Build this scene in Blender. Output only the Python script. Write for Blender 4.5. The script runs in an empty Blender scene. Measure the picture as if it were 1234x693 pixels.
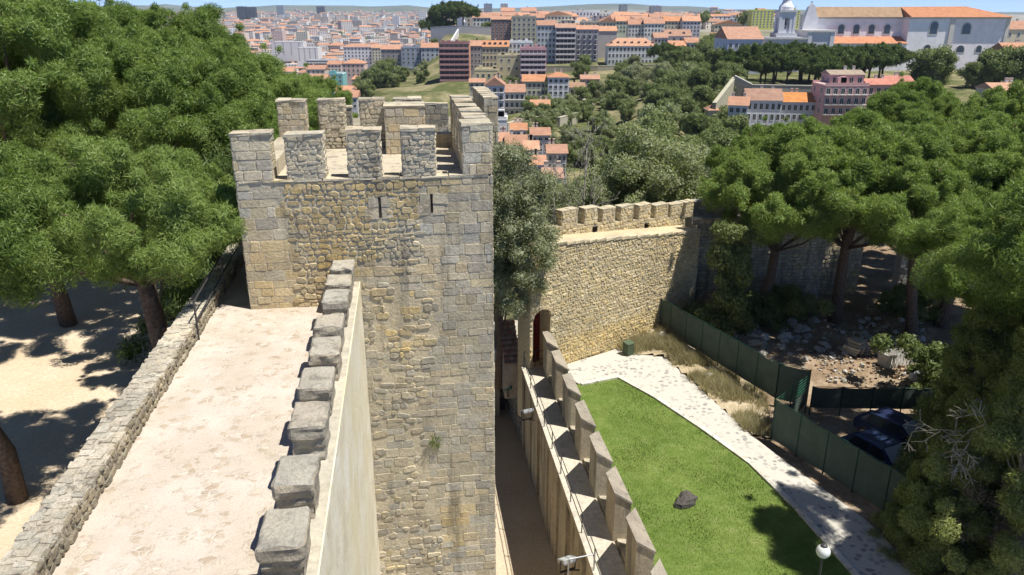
import bpy, math, random
import numpy as np
from mathutils import Vector, Matrix
random.seed(7)
RNG = np.random.default_rng(11)
PI = math.pi
scene = bpy.context.scene
COL = scene.collection

# ------------------------------------------------------------------ camera model (photograph 1234 x 693)
CAM_H, PITCH, FPX, CXP, CYP = 20.0, math.radians(19.67), 930.0, 617.0, 346.5
_s, _c = math.sin(PITCH), math.cos(PITCH)
def _ray(x, y):
    u = (x - CXP) / FPX; v = (y - CYP) / FPX
    return u, _c - v * _s, -(_s + v * _c)
def at_z(x, y, Z=0.0):
    r = _ray(x, y); t = (Z - CAM_H) / r[2]
    return Vector((r[0] * t, r[1] * t, Z))
def at_y(x, y, Y):
    r = _ray(x, y); t = Y / r[1]
    return Vector((r[0] * t, Y, CAM_H + r[2] * t))

# ------------------------------------------------------------------ frames: castle axes are turned against the view
PHI = math.radians(7.9)
def kworld(x, y, z=0.0):
    return Vector((x * math.cos(PHI) - y * math.sin(PHI), x * math.sin(PHI) + y * math.cos(PHI), z))

# ------------------------------------------------------------------ mesh builder
class MB:
    def __init__(self):
        self.v = []; self.f = []; self.m = []; self.c = []
    def face(self, pts, col=(.5, .5, .5), m=0):
        n = len(self.v); self.v.extend([tuple(p) for p in pts])
        self.f.append(tuple(range(n, n + len(pts)))); self.m.append(m); self.c.append(col)
    def solid(self, pts, faces, col=(.5, .5, .5), m=0):
        n = len(self.v); self.v.extend([tuple(p) for p in pts])
        for f in faces:
            self.f.append(tuple(i + n for i in f)); self.m.append(m); self.c.append(col)
    def box(self, x0, x1, y0, y1, z0, z1, col=(.5, .5, .5), m=0, jit=0.0):
        p = [(x0,y0,z0),(x1,y0,z0),(x1,y1,z0),(x0,y1,z0),(x0,y0,z1),(x1,y0,z1),(x1,y1,z1),(x0,y1,z1)]
        if jit: p = [tuple(c + random.uniform(-jit, jit) for c in q) for q in p]
        self.solid(p, [(3,2,1,0),(4,5,6,7),(0,1,5,4),(1,2,6,5),(2,3,7,6),(3,0,4,7)], col, m)
    def prism(self, poly, z0, z1, col=(.5,.5,.5), m=0):
        n = len(poly); P = []
        g = lambda z, i: z[i] if isinstance(z, (list, tuple)) else z
        for i, q in enumerate(poly): P.append((q[0], q[1], g(z0, i)))
        for i, q in enumerate(poly): P.append((q[0], q[1], g(z1, i)))
        F = [tuple(reversed(range(n))), tuple(range(n, 2*n))]
        F += [(i, (i+1) % n, n + (i+1) % n, n + i) for i in range(n)]
        self.solid(P, F, col, m)
    def tube(self, pts, rad, seg=6, col=(.5,.5,.5), m=0, cap=True):
        pts = [Vector(p) for p in pts]
        if not isinstance(rad, (list, tuple)): rad = [rad] * len(pts)
        n0 = len(self.v); prev = None
        for i, p in enumerate(pts):
            d = (pts[min(i+1, len(pts)-1)] - pts[max(i-1, 0)]).normalized()
            if prev is None:
                a = d.orthogonal().normalized()
            else:
                a = (prev - d * prev.dot(d))
                a = a.normalized() if a.length > 1e-6 else d.orthogonal().normalized()
            prev = a; b = d.cross(a)
            for k in range(seg):
                t = 2 * PI * k / seg
                self.v.append(tuple(p + (a * math.cos(t) + b * math.sin(t)) * rad[i]))
        for i in range(len(pts) - 1):
            for k in range(seg):
                k2 = (k + 1) % seg
                self.f.append((n0+i*seg+k, n0+i*seg+k2, n0+(i+1)*seg+k2, n0+(i+1)*seg+k)); self.m.append(m); self.c.append(col)
        if cap:
            self.f.append(tuple(n0 + k for k in reversed(range(seg)))); self.m.append(m); self.c.append(col)
            self.f.append(tuple(n0 + (len(pts)-1)*seg + k for k in range(seg))); self.m.append(m); self.c.append(col)
    def lathe(self, prof, seg=12, c=(0,0,0), col=(.5,.5,.5), m=0):
        n0 = len(self.v)
        for r, z in prof:
            for k in range(seg):
                t = 2*PI*k/seg; self.v.append((c[0]+r*math.cos(t), c[1]+r*math.sin(t), c[2]+z))
        for i in range(len(prof)-1):
            for k in range(seg):
                k2 = (k+1) % seg
                self.f.append((n0+i*seg+k, n0+i*seg+k2, n0+(i+1)*seg+k2, n0+(i+1)*seg+k)); self.m.append(m); self.c.append(col)
    def mesh(self, name, mats, origin=(0,0,0), smooth=False):
        me = bpy.data.meshes.new(name)
        o = origin
        me.from_pydata([(p[0]-o[0], p[1]-o[1], p[2]-o[2]) for p in self.v], [], self.f)
        if not isinstance(mats, (list, tuple)): mats = [mats]
        for q in mats: me.materials.append(q)
        me.polygons.foreach_set('material_index', np.array(self.m, dtype=np.int32))
        at = me.attributes.new('Col', 'FLOAT_COLOR', 'FACE')
        c = np.ones((len(self.c), 4), dtype=np.float32); c[:, :3] = np.array(self.c, dtype=np.float32)
        at.data.foreach_set('color', c.ravel())
        if smooth: me.polygons.foreach_set('use_smooth', np.ones(len(self.f), dtype=bool))
        me.update()
        return me
    def build(self, name, mats, parent=None, origin=(0,0,0), smooth=False):
        o = bpy.data.objects.new(name, self.mesh(name, mats, origin, smooth)); COL.objects.link(o)
        if parent is not None: o.parent = parent
        return o

def tri_mesh(name, V, T, mats, mi=None, smooth=False):
    """mesh from numpy vertex and triangle arrays"""
    me = bpy.data.meshes.new(name)
    V = np.asarray(V, dtype=np.float32); T = np.asarray(T, dtype=np.int32)
    me.vertices.add(len(V)); me.vertices.foreach_set('co', V.ravel())
    me.loops.add(T.size); me.loops.foreach_set('vertex_index', T.ravel())
    me.polygons.add(len(T))
    me.polygons.foreach_set('loop_start', np.arange(0, T.size, 3, dtype=np.int32))
    if not isinstance(mats, (list, tuple)): mats = [mats]
    for q in mats: me.materials.append(q)
    if mi is not None: me.polygons.foreach_set('material_index', np.asarray(mi, dtype=np.int32))
    me.polygons.foreach_set('use_smooth', np.full(len(T), smooth, dtype=bool))
    me.update(calc_edges=True)
    return me

def link(name, me, parent=None, loc=(0,0,0), rotz=0.0):
    o = bpy.data.objects.new(name, me); COL.objects.link(o)
    o.location = loc; o.rotation_euler = (0, 0, rotz)
    if parent is not None: o.parent = parent
    return o
def tag(o, label, cat, group=None, kind=None):
    if label: o['label'] = label
    if cat: o['category'] = cat
    if group: o['group'] = group
    if kind: o['kind'] = kind
    return o
def thing(name, label, cat, loc=(0,0,0), rotz=0.0, group=None):
    o = bpy.data.objects.new(name, None); COL.objects.link(o)
    o.empty_display_size = .2
    o.location = loc; o.rotation_euler = (0, 0, rotz)
    return tag(o, label, cat, group)
def structure(o):
    o['kind'] = 'structure'; return o
def copy_thing(root, loc, rotz=None, scale=None, label=None, group=None):
    r = root.copy(); COL.objects.link(r); r.location = loc
    if rotz is not None: r.rotation_euler = (0, 0, rotz)
    if scale is not None: r.scale = (scale, scale, scale) if not isinstance(scale, (tuple, list)) else scale
    if label: r['label'] = label
    if group: r['group'] = group
    for ch in list(root.children):
        c = ch.copy(); COL.objects.link(c); c.parent = r
        for g in list(ch.children):
            d = g.copy(); COL.objects.link(d); d.parent = c
    return r

# ------------------------------------------------------------------ smooth value noise (numpy free, for layout)
def vnoise(x, y, seed=0):
    def h(i, j):
        n = (i * 374761393 + j * 668265263 + seed * 974711) & 0xffffffff
        n = ((n ^ (n >> 13)) * 1274126177) & 0xffffffff
        return ((n ^ (n >> 16)) & 0xffff) / 65535.0
    i, j = math.floor(x), math.floor(y); fx, fy = x - i, y - j
    fx = fx*fx*(3-2*fx); fy = fy*fy*(3-2*fy)
    return (h(i,j)*(1-fx)+h(i+1,j)*fx)*(1-fy) + (h(i,j+1)*(1-fx)+h(i+1,j+1)*fx)*fy

# ------------------------------------------------------------------ materials
def new_mat(name):
    m = bpy.data.materials.new(name); m.use_nodes = True
    nt = m.node_tree; b = nt.nodes['Principled BSDF']
    b.inputs['Roughness'].default_value = .85
    b.inputs['Specular IOR Level'].default_value = .25
    return m, nt, b
def N(nt, t, **kw):
    n = nt.nodes.new(t)
    for k, v in kw.items():
        if k in n.inputs: n.inputs[k].default_value = v
        else: setattr(n, k, v)
    return n
def ramp(nt, stops, fac):
    r = nt.nodes.new('ShaderNodeValToRGB'); e = r.color_ramp.elements
    while len(e) < len(stops): e.new(.5)
    for q, (p, c) in zip(e, stops):
        q.position = p; q.color = (*c, 1) if len(c) == 3 else c
    nt.links.new(fac, r.inputs[0]); return r.outputs[0]
def mixc(nt, fac, a, b, mode='MIX'):
    n = nt.nodes.new('ShaderNodeMix'); n.data_type = 'RGBA'; n.blend_type = mode
    for s, v in ((n.inputs[0], fac), (n.inputs[6], a), (n.inputs[7], b)):
        if hasattr(v, 'node'): nt.links.new(v, s)
        elif isinstance(v, (int, float)): s.default_value = v
        else: s.default_value = (*v, 1)
    return n.outputs[2]
def noise(nt, scale, detail=4, rough=.6, vec=None, dist=0.0):
    n = N(nt, 'ShaderNodeTexNoise'); n.inputs['Scale'].default_value = scale
    n.inputs['Detail'].default_value = detail; n.inputs['Roughness'].default_value = rough
    n.inputs['Distortion'].default_value = dist
    if vec is not None: nt.links.new(vec, n.inputs['Vector'])
    return n.outputs['Fac']
def objco(nt, sx=1, sy=1, sz=1):
    t = N(nt, 'ShaderNodeTexCoord'); mp = N(nt, 'ShaderNodeMapping')
    mp.inputs['Scale'].default_value = (sx, sy, sz)
    nt.links.new(t.outputs['Object'], mp.inputs['Vector']); return mp.outputs['Vector']
def bump(nt, b, h, strength=.5, dist=.05):
    n = N(nt, 'ShaderNodeBump'); n.inputs['Strength'].default_value = strength; n.inputs['Distance'].default_value = dist
    nt.links.new(h, n.inputs['Height']); nt.links.new(n.outputs[0], b.inputs['Normal'])

def mat_masonry(name, stain=.5, streak=0.0, tint=(1,1,1), lichen=.25, bstr=.7, fine=9.0):
    """stones coloured one by one (face attribute Col), with lichen, damp stains and pitted relief"""
    m, nt, b = new_mat(name)
    a = N(nt, 'ShaderNodeAttribute'); a.attribute_name = 'Col'
    co = objco(nt)
    n1 = noise(nt, .55, 6, .65, co)
    n2 = noise(nt, fine, 8, .72, co)
    n3 = noise(nt, 2.3, 7, .7, co, .6)
    c = mixc(nt, 1.0, a.outputs['Color'], ramp(nt, [(.25, (.62,.6,.57)), (.5, (.95,.95,.94)), (.78, (1.22,1.2,1.14))], n2), 'MULTIPLY')
    c = mixc(nt, 1.0, c, ramp(nt, [(.3, (1-stain*.6,)*3), (.55, (1,1,1)), (.75, (1.12,1.1,1.02))], n1), 'MULTIPLY')
    lf = ramp(nt, [(.52, (0,0,0)), (.68, (lichen*1.6,)*3)], n3)
    c = mixc(nt, lf, c, (.17,.165,.15))
    if streak:
        sv = objco(nt, 2.2, 2.2, .22)
        s = noise(nt, 1.0, 6, .65, sv)
        c = mixc(nt, ramp(nt, [(.5, (0,0,0)), (.66, (streak,)*3)], s), c, (.10,.093,.08))
    c = mixc(nt, 1.0, c, tint, 'MULTIPLY')
    nt.links.new(c, b.inputs['Base Color'])
    b.inputs['Roughness'].default_value = .95; b.inputs['Specular IOR Level'].default_value = .1
    h = N(nt, 'ShaderNodeMath', operation='ADD'); nt.links.new(n2, h.inputs[0]); nt.links.new(n3, h.inputs[1])
    bump(nt, b, h.outputs[0], bstr, .07)
    return m

def mat_plain(name, col, rough=.6, metal=0.0, var=.12, scale=6.0, spec=.3):
    m, nt, b = new_mat(name)
    f = noise(nt, scale, 5, .6, objco(nt))
    lo = tuple(c*(1-var) for c in col); hi = tuple(min(1, c*(1+var)) for c in col)
    nt.links.new(ramp(nt, [(.3, lo), (.7, hi)], f), b.inputs['Base Color'])
    b.inputs['Roughness'].default_value = rough; b.inputs['Metallic'].default_value = metal
    b.inputs['Specular IOR Level'].default_value = spec
    return m

def mat_attr(name, rough=.8, var=.15, scale=.5, spec=.2, bs=0.0):
    """paint / tile whose colour comes from the face attribute, with weathering"""
    m, nt, b = new_mat(name)
    a = N(nt, 'ShaderNodeAttribute'); a.attribute_name = 'Col'
    f = noise(nt, scale, 7, .7, objco(nt))
    c = mixc(nt, 1.0, a.outputs['Color'], ramp(nt, [(.3, (1-var,)*3), (.7, (1+var*.5,)*3)], f), 'MULTIPLY')
    nt.links.new(c, b.inputs['Base Color'])
    b.inputs['Roughness'].default_value = rough; b.inputs['Specular IOR Level'].default_value = spec
    if bs: bump(nt, b, f, bs, .05)
    return m

def mat_leaf(name, c0, c1, c2, trans=.35, scale=.35):
    m, nt, b = new_mat(name)
    nt.nodes.remove(b)
    g = N(nt, 'ShaderNodeNewGeometry')
    oi = N(nt, 'ShaderNodeObjectInfo')
    f = noise(nt, scale, 3, .5, objco(nt))
    add = N(nt, 'ShaderNodeMath', operation='MULTIPLY_ADD'); add.inputs[1].default_value = .45
    nt.links.new(g.outputs['Random Per Island'], add.inputs[0]); nt.links.new(f, add.inputs[2])
    sub = N(nt, 'ShaderNodeMath', operation='MULTIPLY_ADD'); sub.inputs[1].default_value = .25; 
    nt.links.new(oi.outputs['Random'], sub.inputs[0]); nt.links.new(add.outputs[0], sub.inputs[2])
    c = ramp(nt, [(.4, c0), (.75, c1), (1.05 if False else 1.0, c2)], sub.outputs[0])
    if name == 'pine_needles':                                # a few browned tufts
        br = noise(nt, 1.7, 2, .5, objco(nt))
        c = mixc(nt, ramp(nt, [(.68,(0,0,0)),(.74,(.7,)*3)], br), c, (.22,.17,.09))
    d = N(nt, 'ShaderNodeBsdfDiffuse'); nt.links.new(c, d.inputs['Color'])
    t = N(nt, 'ShaderNodeBsdfTranslucent')
    nt.links.new(mixc(nt, 1.0, c, (1.15,1.25,.6), 'MULTIPLY'), t.inputs['Color'])
    mx = N(nt, 'ShaderNodeMixShader'); mx.inputs[0].default_value = trans
    nt.links.new(d.outputs[0], mx.inputs[1]); nt.links.new(t.outputs[0], mx.inputs[2])
    gl = N(nt, 'ShaderNodeBsdfGlossy'); gl.inputs['Roughness'].default_value = .45
    gl.inputs['Color'].default_value = (.9,.95,.85,1)
    m2 = N(nt, 'ShaderNodeMixShader'); m2.inputs[0].default_value = .012
    nt.links.new(mx.outputs[0], m2.inputs[1]); nt.links.new(gl.outputs[0], m2.inputs[2])
    nt.links.new(m2.outputs[0], nt.nodes['Material Output'].inputs['Surface'])
    return m

M = {}
M['tower'] = mat_masonry('weathered_limestone', .42, .5, (1.07,1.02,.92), .14, .55, 12)
M['gatewall'] = mat_masonry('golden_rubble', .3, 0, (1.02,1,.95), .1)
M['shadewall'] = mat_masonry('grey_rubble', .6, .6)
M['cap'] = mat_masonry('grey_capstone', .5, 0, (1.05,1.0,.92), .5, 1.0, 16)
M['curtain'] = mat_masonry('pale_lime_render', .25, .22, (1,1,1), .08, .5, 5)
def mat_limewash():
    m, nt, b = new_mat('old_limewash'); co = objco(nt)
    a = noise(nt, .9, 7, .7, co); f = noise(nt, 5.5, 9, .8, co); g = noise(nt, 2.0, 6, .7, co, .5); y = noise(nt, .35, 4, .6, co)
    c = ramp(nt, [(.3,(.60,.52,.36)),(.5,(.73,.66,.48)),(.66,(.80,.755,.63))], a)
    c = mixc(nt, ramp(nt, [(.45,(0,0,0)),(.65,(.6,)*3)], y), c, (.70,.60,.36))
    c = mixc(nt, ramp(nt, [(.585,(0,0,0)),(.66,(.7,)*3)], f), c, (.26,.235,.18))
    c = mixc(nt, ramp(nt, [(.62,(0,0,0)),(.76,(.4,)*3)], g), c, (.44,.40,.31))
    nt.links.new(c, b.inputs['Base Color']); b.inputs['Roughness'].default_value = .95; b.inputs['Specular IOR Level'].default_value = .08
    bump(nt, b, f, .8, .05); return m
M['limewash'] = mat_limewash()
M['render'] = mat_masonry('streaked_lime_render', .4, .75, (1,1,1), .2, .4)
M['bark'] = mat_plain('bark', (.13,.095,.07), .95, 0, .5, 9)
M['bark_grey'] = mat_plain('grey_bark', (.27,.25,.22), .95, 0, .35, 9)
for k_ in ('bark', 'bark_grey'):
    nt_ = M[k_].node_tree; bump(nt_, nt_.nodes['Principled BSDF'], noise(nt_, 5.0, 8, .7, objco(nt_, 2.2, 2.2, .5)), 1.0, .12)
M['deadwood'] = mat_plain('dead_wood', (.36,.32,.265), .95, 0, .2, 9)
M['iron'] = mat_plain('painted_iron', (.06,.06,.06), .55, .3)
M['steel'] = mat_plain('galvanised_steel', (.42,.43,.44), .45, .6)
M['pine'] = mat_leaf('pine_needles', (.092,.148,.034), (.165,.238,.06), (.245,.32,.095), .4)
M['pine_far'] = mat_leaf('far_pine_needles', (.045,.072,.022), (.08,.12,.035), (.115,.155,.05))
M['olive'] = mat_leaf('olive_leaves', (.15,.175,.10), (.23,.25,.15), (.31,.325,.21), .4)
M['poplar'] = mat_leaf('poplar_leaves', (.15,.185,.09), (.25,.285,.145), (.34,.36,.22), .42)
M['cypress'] = mat_leaf('cypress_sprays', (.12,.145,.05), (.22,.25,.09), (.33,.35,.14), .45)
M['dead'] = mat_leaf('dead_sprays', (.10,.08,.06), (.17,.14,.11), (.23,.2,.16), .15)
M['shrub'] = mat_leaf('shrub_leaves', (.08,.115,.04), (.15,.19,.07), (.21,.24,.10))
M['drygrass'] = mat_leaf('dry_grass', (.21,.18,.105), (.34,.295,.185), (.46,.41,.275), .35)
M['grass'] = mat_leaf('lawn_blades', (.08,.135,.028), (.12,.18,.042), (.18,.23,.07), .35)
HAZE = 5e-5; EXPO = 0.95
# ================================================================== masonry made of single stones
ASH = [(.55,.50,.40),(.51,.475,.395),(.57,.505,.365),(.49,.47,.42),(.59,.535,.42),(.53,.465,.345),(.45,.43,.385),(.55,.52,.45)]
RUB = [(.55,.495,.38),(.51,.45,.33),(.58,.52,.40),(.47,.43,.345),(.56,.485,.34),(.43,.395,.33),(.53,.46,.305)]
GOLD = [(.60,.51,.325),(.55,.465,.30),(.63,.54,.35),(.51,.44,.30),(.58,.475,.275),(.47,.41,.29),(.64,.56,.40)]
RUBG = [(.52,.485,.405),(.47,.445,.38),(.56,.515,.425),(.43,.41,.355),(.51,.465,.365)]
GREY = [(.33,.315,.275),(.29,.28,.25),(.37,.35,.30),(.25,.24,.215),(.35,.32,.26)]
def vary(c, a=.12):
    k = 1 + random.uniform(-a, a); w = random.uniform(-.03, .03)
    return (c[0]*k*(1+w), c[1]*k, c[2]*k*(1-w))
def stones(mb, O, U, V, NN, W, H, hr, wr, pal, depth=.03, jit=.02, gap=.02, wave=0.0, mask=None, rnd=.25, m=0, tone=None, dj=.6, broken=0.0):
    """courses of separate stones on the plane O + u U + v V, standing out along NN"""
    O, U, V, NN = Vector(O), Vector(U), Vector(V), Vector(NN)
    sd = random.randint(0, 9999); v = 0.0; row = 0
    while v < H - .03:
        h = random.uniform(*hr); h = min(h, H - v)
        if H - v - h < hr[0] * .5: h = H - v
        u = -random.uniform(0, wr[1]); 
        while u < W:
            w = random.uniform(*wr)
            if random.random() < .12: w *= .55
            a, b_ = max(u, 0), min(u + w, W); u += w
            if b_ - a < .05: continue
            uc, vc = (a+b_)/2, v + h/2
            if mask and not mask(uc, vc): continue
            if broken and random.random() < broken: continue
            wv0 = wave*(vnoise(a*1.3, row*.6, sd)-.5); wv1 = wave*(vnoise(b_*1.3, row*.6, sd)-.5)
            g = gap * random.uniform(.5, 1.5)
            q = [(a+g/2, v+g/2+wv0), (b_-g/2, v+g/2+wv1), (b_-g/2, v+h-g/2+wv1), (a+g/2, v+h-g/2+wv0)]
            q = [(x+random.uniform(-jit,jit), y+random.uniform(-jit,jit)) for x, y in q]
            r = rnd * min(b_-a, h)
            ring = []
            for i in range(4):                      # cut corners
                p, pp, pn = Vector(q[i]), Vector(q[i-1]), Vector(q[(i+1) % 4])
                r1 = r * random.uniform(.5, 1.2)
                ring += [p + (pp-p).normalized()*r1, p + (pn-p).normalized()*r1]
            cen = sum(ring, Vector((0, 0))) / 8
            d = depth * random.uniform(1-dj, 1+dj)
            ins = min(.018, .12*h) + .25*d
            P = [O + U*p.x + V*p.y - NN*.02 for p in ring]
            tx, ty = random.uniform(-.35,.35)*d/max(.1,h), random.uniform(-.35,.35)*d/max(.1,h)
            for p in ring:
                k = p + (cen-p).normalized()*ins
                P.append(O + U*k.x + V*k.y + NN*(d + (k.x-cen.x)*tx + (k.y-cen.y)*ty))
            F = [tuple(range(8, 16))] + [(i, (i+1) % 8, 8+(i+1) % 8, 8+i) for i in range(8)]
            c = vary(random.choice(pal))
            if tone: c = tone(uc, vc, c)
            mb.solid(P, F, c, m)
        v += h; row += 1
X_, Y_, Z_ = Vector((1,0,0)), Vector((0,1,0)), Vector((0,0,1))
def stone_block(mb, x0, x1, y0, y1, z0, z1, pal, hr=(.16,.26), wr=(.2,.42), depth=.03, top=.07, sides='flrt', capcol=None, wave=.05, m=0, mcap=0, toppal=None):
    sq = pal is ASH or pal is GREY
    if sq: depth, wave = .014, .015
    kq = dict(gap=.012 if sq else .018, rnd=.09 if sq else .3, jit=.012 if sq else .024)
    """a masonry block: mortar core, stones on its seen sides, rough cap stones on top"""
    core = (.53,.485,.39) if pal is not GREY else (.3,.285,.25)
    mb.box(x0, x1, y0, y1, z0, z1-top*.6, core, m)
    W, D, H = x1-x0, y1-y0, z1-z0-top
    if 'f' in sides: stones(mb, (x0,y0,z0), X_, Z_, -Y_, W, H, hr, wr, pal, depth, wave=wave, m=m, **kq)
    if 'b' in sides: stones(mb, (x1,y1,z0), -X_, Z_, Y_, W, H, hr, wr, pal, depth, wave=wave, m=m, **kq)
    if 'r' in sides: stones(mb, (x1,y0,z0), Y_, Z_, X_, D, H, hr, wr, pal, depth, wave=wave, m=m, **kq)
    if 'l' in sides: stones(mb, (x0,y1,z0), -Y_, Z_, -X_, D, H, hr, wr, pal, depth, wave=wave, m=m, **kq)
    if 't' in sides:                                   # cap
        cap = toppal or [(.47,.44,.37),(.43,.41,.36),(.5,.46,.38)]
        n = max(1, round(max(W, D)/.55)); along_x = W >= D
        for i in range(n):
            a0, a1 = i/n, (i+1)/n
            q = (x0+W*a0, x0+W*a1, y0, y1) if along_x else (x0, x1, y0+D*a0, y0+D*a1)
            e = random.uniform(.01, .045)
            mb.box(q[0]-(e if (i==0 or not along_x) else -.006), q[1]+(e if (i==n-1 or not along_x) else -.006),
                   q[2]-(e if (i==0 or along_x) else -.006), q[3]+(e if (i==n-1 or along_x) else -.006),
                   z1-top-.004, z1+random.uniform(-.015,.02), vary(random.choice(cap), .08), mcap, jit=.018)

def k_thing(name, label, cat, base, group=None):
    o = thing(name, label, cat, kworld(*base), PHI, group); o['_b'] = 0; del o['_b']
    return o

# ------------------------------------------------------------------ TOWER (front left corner at -4.56, 21.35)
TX0, TX1, TY0, TY1 = -4.56, 2.40, 21.35, 30.0
TB = (-1.1, 25.6, 9.0)
tower = k_thing('castle_tower', 'square weathered limestone tower with battlements straddling the wall walk', 'tower', TB)
mb = MB()
Ztop = 15.68
mb.box(TX0, TX1, TY0, TY1, -6.0, 15.0, (.55,.50,.395))
W = TX1-TX0
def is_ash(u, v):
    z = v - 6.0; n = vnoise(u*1.1, z*.9, 5)
    return u < 1.05 + .5*n or u > 5.2 - .9*n or (z < 12.9 + .5*n and u > 2.9) 
def eroded(u, v):
    z = v-6.0; return 2.7 < u < 5.0+.9*(vnoise(u, z*.6, 8)-.5) and z < 12.6 and vnoise(u*1.3, z*.8, 33) > .36
def tone_front(u, v, c):
    z = v-6.0
    n = vnoise(u*.7+3, z*.45, 21)
    if z > 14.3: c = tuple(q*.93 for q in c)
    if u > 2.9 and z < 13.2 and n > .55: c = tuple(a*.6+b*.4 for a, b in zip(c, (.33,.32,.29)))
    if u < 2.9 and 11 < z < 14 : c = (c[0]*1.06, c[1]*1.0, c[2]*.86)
    if n < .27: c = (c[0]*1.05, c[1]*.97, c[2]*.78)
    return c
FO = (TX0, TY0, -6.0)
slits = [(3.8, 14.85), (5.24, 14.9)]
def not_slit(u, v):
    return not any(abs(u-su) < .2 and abs(v-6.0-sz) < .34 for su, sz in slits)
stones(mb, FO, X_, Z_, -Y_, W, 21.68, (.20,.34), (.26,.72), ASH, .010, .012, .009, .035, lambda u, v: is_ash(u, v) and not_slit(u, v) and not eroded(u, v), .08, 0, tone_front, .8, .03)
stones(mb, FO, X_, Z_, -Y_, W, 21.68, (.12,.26), (.15,.5), RUB+ASH, .02, .03, .016, .12, lambda u, v: is_ash(u, v) and eroded(u, v), .28, 0, tone_front, .9, .22)
stones(mb, FO, X_, Z_, -Y_, W, 21.68, (.09,.21), (.11,.38), RUB, .024, .03, .016, .14, lambda u, v: (not is_ash(u, v)) and not_slit(u, v), .3, 0, tone_front, .5)
# small fill stones showing through gaps of the eroded lower ashlar
stones(mb, (TX1, TY0, -6.0), Y_, Z_, X_, TY1-TY0, 21.68, (.28,.4), (.4,1.0), ASH, .02, .012, .02, .02, None, .1, 0, None, .5, .03)
stones(mb, (TX0, TY1, 8.6), -Y_, Z_, -X_, TY1-TY0, 7.08, (.28,.4), (.4,1.0), ASH, .02, .012, .02, .02, None, .1, 0, None, .5, .03)
# parapet walls (thickness .62), leaving the roof terrace open
PT = .62
for (a0,a1,b0,b1) in ((TX0,TX1,TY0,TY0+PT),(TX0,TX1,TY1-PT,TY1),(TX0,TX0+PT,TY0+PT,TY1-PT),(TX1-PT,TX1,TY0+PT,TY1-PT)):
    mb.box(a0,a1,b0,b1,15.0,Ztop-.02,(.46,.43,.36))
for u0, u1 in ((TX0+.1, TX1-.1),):
    x = u0
    while x < u1:
        w = random.uniform(.5,.9); mb.box(x, min(x+w-.02,u1), TY0-.03, TY0+PT-.01, Ztop-.04, Ztop+random.uniform(.01,.04), vary((.55,.51,.42),.07), 0, .012); x += w
# arrow slits: dark slots with dressed jambs
for su, sz in slits:
    x = TX0+su
    mb.box(x-.032, x+.032, TY0-.006, TY0+.02, sz-.28, sz+.28, (.02,.018,.015))
    for k in range(2):
        mb.box(x+.04, x+.36+.1*k, TY0-.018, TY0+.1, sz-.31+k*.32, sz-.01+k*.32, vary((.55,.505,.41),.06), 0, .012)
        mb.box(x-.42+.1*k, x-.04, TY0-.018, TY0+.1, sz-.31+k*.32, sz-.01+k*.32, vary((.55,.50,.40),.06), 0, .012)
mb.build('wall', M['tower'], tower, TB)
def merlon(x0, x1, y0, y1, z0, z1, pal=RUB, par=tower, base=TB, mat='tower', **kw):
    m_ = MB(); stone_block(m_, x0, x1, y0, y1, z0, z1, pal, **kw)
    m_.build('merlon', M[mat], par, base)
# front row: pixel spans of the photograph turned into tower units
for px0, px1, zt, pal in ((278,326,16.98,ASH),(343,388,16.93,RUBG),(416,456,17.0,RUBG),(482,523,17.02,RUBG)):
    x0 = TX0 + (px0-281)/(593-281)*W; x1 = TX0 + (px1-281)/(593-281)*W
    merlon(max(x0, TX0), x1, TY0, TY0+PT, Ztop+.02, zt, pal, hr=(.2,.33) if pal is ASH else (.09,.2), wr=(.3,.6) if pal is ASH else (.12,.38), depth=.022)
# right row, front to back (first one is the big corner merlon)
for i in range(6):
    y0 = TY0 + i*1.48
    merlon(TX1-.82 if i == 0 else TX1-PT, TX1, y0, y0+(1.0 if i == 0 else .92), Ztop+.02, 17.12-.012*i, ASH, hr=(.24,.34), wr=(.35,.7))
# back row
for px0, px1 in ((384,415),(433,463),(474,507)):
    x0 = at_y(px0,118,29.2); x1 = at_y(px1,118,29.2)
    xa = x0.x*math.cos(PHI)+x0.y*math.sin(PHI); xb = x1.x*math.cos(PHI)+x1.y*math.sin(PHI)
    merlon(xa, xb, TY1-PT, TY1, 15.2, 17.0, RUBG, hr=(.1,.2), wr=(.13,.38), depth=.022)
xa = TX0+.05; merlon(xa, xa+1.0, TY1-PT, TY1, 15.2, 17.0, ASH)
# pale roof terrace
mb = MB(); mb.box(TX0+PT+.003, TX1-PT-.003, TY0+PT+.003, TY1-PT-.003, 14.6, 15.2, (.62,.57,.47)); mb.build('roof_terrace', M['cap'], tower, TB)
mb = MB()
stone_block(mb, -.65, .75, 27.9, 29.3, 15.21, 16.9, ASH, hr=(.22,.32), wr=(.3,.6)); mb.build('stair_turret', M['tower'], tower, TB)

wt = MB()
for _ in range(60):
    a = random.uniform(0,6.3); l = random.uniform(.1,.28); x, z = random.gauss(1.05,.09)-.9+.35, random.gauss(7.3,.12)
    wt.face([(x,TY0-.02,z),(x+.03,TY0-.03,z),(x+l*math.cos(a),TY0-.05-l*.6,z+l*math.sin(a))])
wo = wt.build('wall_weed', M['shrub']); wo.location = (0,0,0); wo.rotation_euler = (0,0,PHI); tag(wo, 'small green weed growing from a joint low on the big tower', 'plant')
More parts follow.
